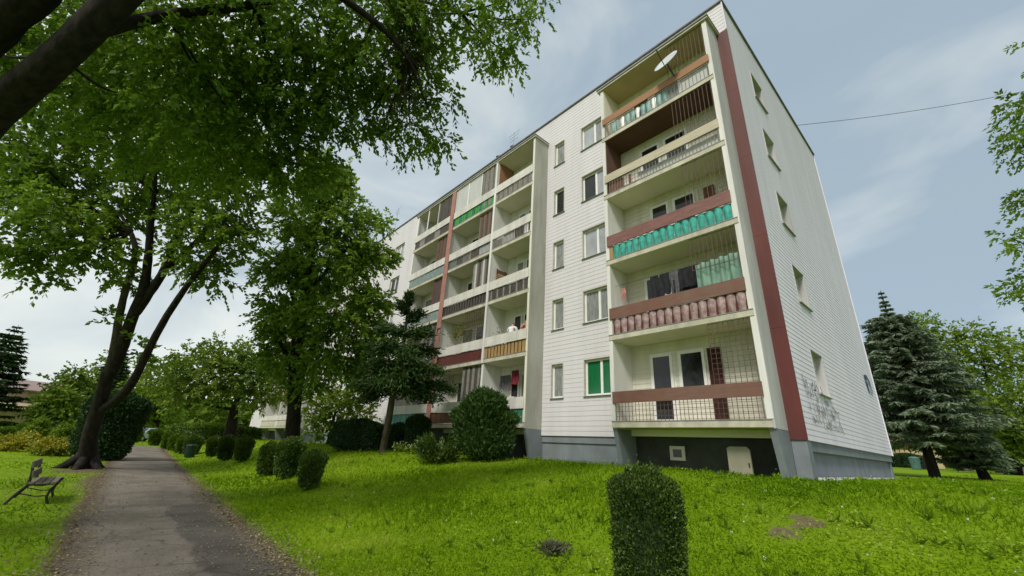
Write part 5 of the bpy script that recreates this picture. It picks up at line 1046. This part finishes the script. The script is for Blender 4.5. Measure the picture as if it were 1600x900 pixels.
# ================================================================== bench, bins, cars, far houses
b0 = np.array([-.88, 15.2]); zb = gz(*b0)+.0
t = thing('park_bench', 'weathered wooden slat bench with black iron legs beside the path', 'bench', (b0[0], b0[1], zb))
def bp(x, y, z): return (b0[0]+x, b0[1]+y, zb+z)
for (ye) in (-.62, .62):
    mb = MB()
    mb.tube([bp(-.42, ye, -.02), bp(-.30, ye, .20), bp(-.17, ye, .40), bp(-.19, ye, .62), bp(-.24, ye, .86)], [.028, .028, .03, .026, .02], 7)
    mb.build('leg', 'iron', t)
    MB().tube([bp(.26, ye, -.02), bp(.19, ye, .14), bp(.21, ye, .30), bp(.30, ye, .44)], [.026, .024, .025, .022], 7).build('leg', 'iron', t)
    MB().tube([bp(-.18, ye, .40), bp(.05, ye, .385), bp(.30, ye, .43)], [.024, .022, .02], 7).build('seat_bearer', 'iron', t)
    MB().tube([bp(-.25, ye, .22), bp(.0, ye, .16), bp(.2, ye, .17)], [.012, .012, .012], 6).build('brace', 'iron', t)
for i, x in enumerate((-.13, -.015, .10, .215)):
    MB().box(b0[0]+x-.045, b0[0]+x+.045, b0[1]-.78, b0[1]+.78, zb+.415+.005*(i == 3), zb+.45+.005*(i == 3)).build('seat_slat', 'wood_grey', t)
for i, (z, hh) in enumerate(((.54, .13), (.74, .13))):
    xx = -.155-.06*i; mb = MB(); mb.prism([(b0[0]+xx, zb+z), (b0[0]+xx+.03, zb+z), (b0[0]+xx-.005, zb+z+hh), (b0[0]+xx-.035, zb+z+hh)], 1, b0[1]-.78, b0[1]+.78); mb.build('back_slat', 'wood_grey', t)
# wait-high litter bins
def bin_(px, py, d, r, h, m, label):
    bs = stand(px, py, d); t = thing('litter_bin', label, 'bin', tuple(bs)); MB().lathe([(r*.8, .02), (r*.85, .05), (r, h*.82), (r*1.04, h*.84), (r*1.04, h*.86)], tuple(bs), 14).build('body', m, t)
    MB().lathe([(r*1.06, h*.865), (r*1.0, h*.93), (r*.5, h), (.01, h*1.01)], tuple(bs), 14).build('lid', m, t)
    for sg in (-1, 1): MB().tube([bs+np.array([r*.9*sg, 0, h*.5]), bs+np.array([r*1.2*sg, 0, h*.55]), bs+np.array([r*1.05*sg, 0, h*.8])], .02, 5).build('handle', 'iron', t)
bin_(297, 708, 24.5, .30, .76, 'bin_green', 'small dark green litter bin in the grass beside the path')
bin_(1434, 738, 58, .6, 1.7, 'bin_teal', 'teal waste container standing left of the spruce trunk')
bin_(1579, 737, 62, .6, 2.2, 'board_cream', 'pale container standing right of the lower spruce')
bin_(1510, 734, 66, .9, 1.0, 'board_cream', 'low pale container between the two spruces')
def car(px, py, d, rot, m, label, s=1.0):
    bs = stand(px, py, d); t = thing('parked_car', label, 'car', tuple(bs)); R = Matrix.Translation(Vector(bs))@Matrix.Rotation(rot, 4, 'Z')
    def fin(o): o.data.transform(R); return o
    prof = [(-2.05, .32), (-2.1, .62), (-1.95, .86), (-1.15, .93), (-.55, 1.38), (.75, 1.42), (1.45, .98), (2.0, .92), (2.1, .6), (2.05, .32)]
    bo = fin(MB().prism(prof, 1, -.82, .82).build('body', m, t)); bv = bo.modifiers.new('b', 'BEVEL'); bv.width = .09; bv.segments = 3; bv.limit_method = 'ANGLE'
    for sg in (-1, 1): fin(MB().prism([(-1.0, .95), (-.48, 1.31), (.68, 1.35), (1.22, .98)], 1, sg*.825-.004, sg*.825+.004).build('side_window', 'pane_dark', t))
    fin(MB().prism([(1.46, .995), (.80, 1.40), (.82, 1.41), (1.49, 1.0)], 1, -.7, .7).build('windscreen', 'pane_dark', t))
    fin(MB().prism([(-1.16, .95), (-.62, 1.35), (-.64, 1.37), (-1.19, .965)], 1, -.7, .7).build('rear_window', 'pane_dark', t))
    for x in (-1.28, 1.3):
        for sg in (-1, 1):
            mb = MB(); mb.tube([(x, sg*.70, .31), (x, sg*.86, .31)], .31, 18); w_ = fin(mb.build('wheel', 'tyre', t)); rm = MB(); rm.tube([(x, sg*.84, .31), (x, sg*.87, .31)], .18, 14); fin(rm.build('rim', 'metal_grey', w_))
    for sg in (-1, 1): fin(MB().box(-2.12, -2.06, sg*.62-.14, sg*.62+.14, .62, .78).build('tail_light', 'light_red', t)); fin(MB().box(2.05, 2.11, sg*.6-.16, sg*.6+.16, .62, .76).build('headlight', 'dish_white', t))
car(228, 673, 46, .9, 'car_silver', 'silver car parked beyond the end of the path')
car(1598, 738, 52, 1.2, 'car_white', 'white car parked at the far right edge')
def house(px, py, d, rot, w_, l_, h, rh, wm, rm, label, storeys=2, name='far_house'):
    bs = stand(px, py, d); t = thing(name, label, 'house', tuple(bs)); R = Matrix.Translation(Vector(bs))@Matrix.Rotation(rot, 4, 'Z')
    def fin(o): o.data.transform(R); return o
    fin(MB().box(-w_/2, w_/2, -l_/2, l_/2, -.5, h).build('wall', wm, t))
    e = .45
    r = fin(MB().prism([(-w_/2-e, h-.05), (w_/2+e, h-.05), (w_/2+e, h+.08), (0, h+rh), (-w_/2-e, h+.08)], 1, -l_/2-e, l_/2+e).build('roof', rm, t))
    fin(MB().box(w_*.15, w_*.15+.6, l_*.2, l_*.2+.6, h+rh*.4, h+rh+.7).build('chimney', wm, r))
    for s in range(storeys):
        for k in range(3):
            for sg in (-1, 1):
                y = -l_/2+l_*(k+.5)/3; z = .9+s*2.7; wn = fin(MB().box(sg*w_/2-.05, sg*w_/2+.05, y-.65, y+.65, z-.05, z+1.45).build('window', 'frame_white', t)); fin(MB().box(sg*w_/2-.07, sg*w_/2+.07, y-.55, y+.55, z+.05, z+1.35).build('pane', 'pane_dark', wn))
                if k < 2:
                    x = -w_/2+w_*(k+.5)/2; wn = fin(MB().box(x-.65, x+.65, sg*l_/2-.05, sg*l_/2+.05, z-.05, z+1.45).build('window', 'frame_white', t)); fin(MB().box(x-.55, x+.55, sg*l_/2-.07, sg*l_/2+.07, z+.05, z+1.35).build('pane', 'pane_dark', wn))
    fin(MB().box(w_/2-.04, w_/2+.06, -.5, .5, -.3, 2.05).build('door', 'wood_brown', t))
    return t, fin
h_, fin = house(22, 668, 60, -1.2, 10, 12, 5.5, 1.7, 'plaster_pink', 'roof_tile_pale', 'pale pink two storey house with a low roof at the left edge')
fin(MB().prism([(4.95, 3.75), (7.7, 2.9), (8.0, 3.0), (4.95, 3.95)], 1, -6.2, -.6).build('porch_roof', 'plaster_yellow', h_)); fin(MB().box(5.02, 7.2, -5.8, -1.0, -.5, 2.95).build('porch', 'plaster_yellow', h_))
house(1412, 735, 85, .3, 12, 10, 3.6, 3.0, 'plaster_yellow', 'roof_tile_red', 'low house with a red brown roof seen between gable and spruce', 1)
hedge('dark low hedge in front of the red roofed house', 1392, 1450, 733, 74, 2.2, 1.6, 2600, 'leaf_yew', .3, 'yew_core')
hedge('green hedge in front of the pink house', -20, 30, 672, 47, 1.1, 1.2, 2600, 'leaf_boxfar', .2)

# ================================================================== grass, clover, litter
def lawn_pts(n, rmin, rmax, a0, a1, power=1.0):
    r = rmin*(rmax/rmin)**(rng.uniform(0, 1, n)**power); a = rng.uniform(a0, a1, n)
    X = r*np.sin(a); Y = r*np.cos(a); s = soil(X, Y)
    k = ((X < path_l(Y)-.05) | (X > path_r(Y)+.05) | (Y > 47)) & (rng.uniform(0, 1, n) > s*1.15)
    k &= ~((X > 12.85) & (X < 24) & (Y > 2.78) & (Y < 3.2) & (rng.uniform(0, 1, n) < .8)); k &= ~((X > XF-.1) & (Y > YG+.02) & (X < XE+.1)); k &= ~((X > XL+.45) & (Y > 3.4) & (Y < 8.1)); k &= ~((X > XL+.45) & (Y > 12) & (Y < 23.6))
    return X[k], Y[k], r[k]
X, Y, r = lawn_pts(230000, 2.2, 60, -.22, 1.72, .95)
Z = terr(X, Y); n = len(X)
hgt = np.clip(.075+.05*np.sin(X*1.3+1)*np.sin(Y*.9)+.04*rng.normal(0, 1, n), .04, .24)*np.clip(r/9, .8, 1.05)*np.where(X < 0, .6, 1.0)*np.where((X > 9.5) & (X < 30), .7, 1)
Dv = rng.normal(0, .45, (n, 3)); Dv[:, 2] = 1
V0 = np.stack([X, Y, Z-.01], 1); S = nrm(np.cross(Dv, rng.normal(0, 1, (n, 3)))); wv = (.0055*np.clip(r/4, 1, 5))[:, None]
tip = V0+nrm(Dv)*hgt[:, None]; tip[:, :2] += rng.normal(0, .025, (n, 2))
V = np.stack([V0-S*wv, V0+S*wv, tip], 1).reshape(-1, 3)
grass = stuff(np_mesh('grass', V, np.arange(3*n).reshape(-1, 3), 'grass_blade')); grass['label'] = 'long bright green lawn grass'
X, Y, r = lawn_pts(120000, 2.4, 26, .05, 1.66, .9); k = (np.sin(X*1.1+.5)*np.sin(Y*.8+1.2)+rng.normal(0, .45, len(X)) > -.1) & (X > 2.6); X, Y, r = X[k], Y[k], r[k]; n = len(X)
P = np.stack([X, Y, terr(X, Y)+rng.uniform(.02, .11, n)*np.where(X > 9.5, .7, 1)], 1); Dv = rng.normal(0, 1, (n, 3)); Dv[:, 2] = np.abs(Dv[:, 2])*.5+.15
sz = .022*np.clip(r/5, 1, 1.7)
D_ = nrm(Dv); A = rng.normal(0, .4, (n, 3))+np.array([0, 0, 1.]); S = nrm(np.cross(D_, A)); sz = sz[:, None]*rng.uniform(.6, 1.4, (n, 1))
V = np.stack([P, P+D_*sz*.6+S*sz*.5, P+D_*sz, P+D_*sz*.6-S*sz*.5], 1).reshape(-1, 3)
cl = stuff(np_mesh('clover', V, np.arange(4*n).reshape(-1, 4), 'clover')); cl['label'] = 'broad leaved clover and weeds in the lawn'
# tall weeds and a few white flower heads
Xw, Yw, rw = lawn_pts(420, 2.6, 24, .1, 1.66, .9); k = Xw > 3; Xw, Yw = Xw[k], Yw[k]; n = len(Xw)
P = np.repeat(np.stack([Xw, Yw, terr(Xw, Yw)+.02], 1), 9, 0); Dv = rng.normal(0, .75, (len(P), 3)); Dv[:, 2] = rng.uniform(.35, 1.3, len(P))
wdd = stuff(leaves('weeds', P, Dv, .15, .04, 'weed', None)); wdd['label'] = 'taller broad leaved weeds scattered through the lawn'
Xw, Yw, rw = lawn_pts(110, 3, 22, .1, 1.66, .9); k = (Xw > 3); Xw, Yw = Xw[k], Yw[k]; P = np.repeat(np.stack([Xw, Yw, terr(Xw, Yw)+rng.uniform(.10, .2, len(Xw))], 1), 5, 0)+rng.normal(0, .008, (len(Xw)*5, 3))
Dv = rng.normal(0, 1, (len(P), 3)); Dv[:, 2] = np.abs(Dv[:, 2])+.3
fw_ = stuff(leaves('clover_flowers', P, Dv, .022, .014, 'petal', None)); fw_['label'] = 'tiny white clover flowers in the lawn'
# grit and small stones along the broken asphalt edges
n = 5200; Y = 3.5+22*rng.uniform(0, 1, n)**1.4; sd_ = rng.uniform(0, 1, n) < .6; X = np.where(sd_, path_r(Y)+rng.normal(0, .22, n), path_l(Y)+rng.normal(0, .2, n)); kk = rng.uniform(0, 1, n) < .25; X = np.where(kk, path_l(Y)+rng.uniform(0, 2.3, n), X)
rs = rng.uniform(.005, .016, n)[:, None, None]; o8 = np.array([[1, 0, 0], [0, 1, 0], [-1, 0, 0], [0, -1, 0], [0, 0, .7], [0, 0, -.5]]); Pg = np.stack([X, Y, terr(np.minimum(X, 2.6), Y)+.022], 1)
V = (Pg[:, None, :]+o8[None]*rs*rng.uniform(.6, 1.3, (n, 6, 1))).reshape(-1, 3); f8 = np.array([[0, 1, 4], [1, 2, 4], [2, 3, 4], [3, 0, 4], [1, 0, 5], [2, 1, 5], [3, 2, 5], [0, 3, 5]])
gr_ = stuff(np_mesh('gravel', V, (f8[None]+np.arange(n)[:, None, None]*6).reshape(-1, 3), 'grit')); gr_['label'] = 'loose grit and pebbles along the path edges'
# fallen leaves along the edges of the path
n = 6200; Y = 4+18*rng.uniform(0, 1, n)**1.5; side = rng.uniform(0, 1, n); off = np.abs(rng.normal(0, .28, n))
X = np.where(side < .6, path_r(Y)+rng.normal(.08, .22, n), np.where(side < .85, path_l(Y)+rng.normal(-.05, .25, n), path_l(Y)+rng.uniform(0, 2.3, n)))
n2_ = 900; X = np.concatenate([X, rng.normal(-.9, .6, n2_)]); Y = np.concatenate([Y, rng.normal(19.5, 2.5, n2_)]); n = len(X)
P = np.stack([X, Y, terr(X, Y)+.03], 1); Dv = rng.normal(0, 1, (n, 3)); Dv[:, 2] *= .12
li = stuff(leaves('fallen_leaves', P, Dv, .045, .028, 'litter', None, up=(0, 0, 2))); li['label'] = 'dry fallen leaves along the path edges'
# dead brown tuft in the lawn
bx, by = 5.1, 4.6; t = thing('weed_clump', 'dark brown dead weed clump low in the lawn', 'weed', (bx, by, gz(bx, by)))
n = 500; P = np.stack([rng.normal(bx, .10, n), rng.normal(by, .09, n), np.full(n, gz(bx, by))+rng.uniform(0, .10, n)], 1); Dv = rng.normal(0, 1, (n, 3)); Dv[:, 2] = np.abs(Dv[:, 2])*.7
stuff(leaves('stems', P, Dv, .12, .018, 'leaf_seed', t))
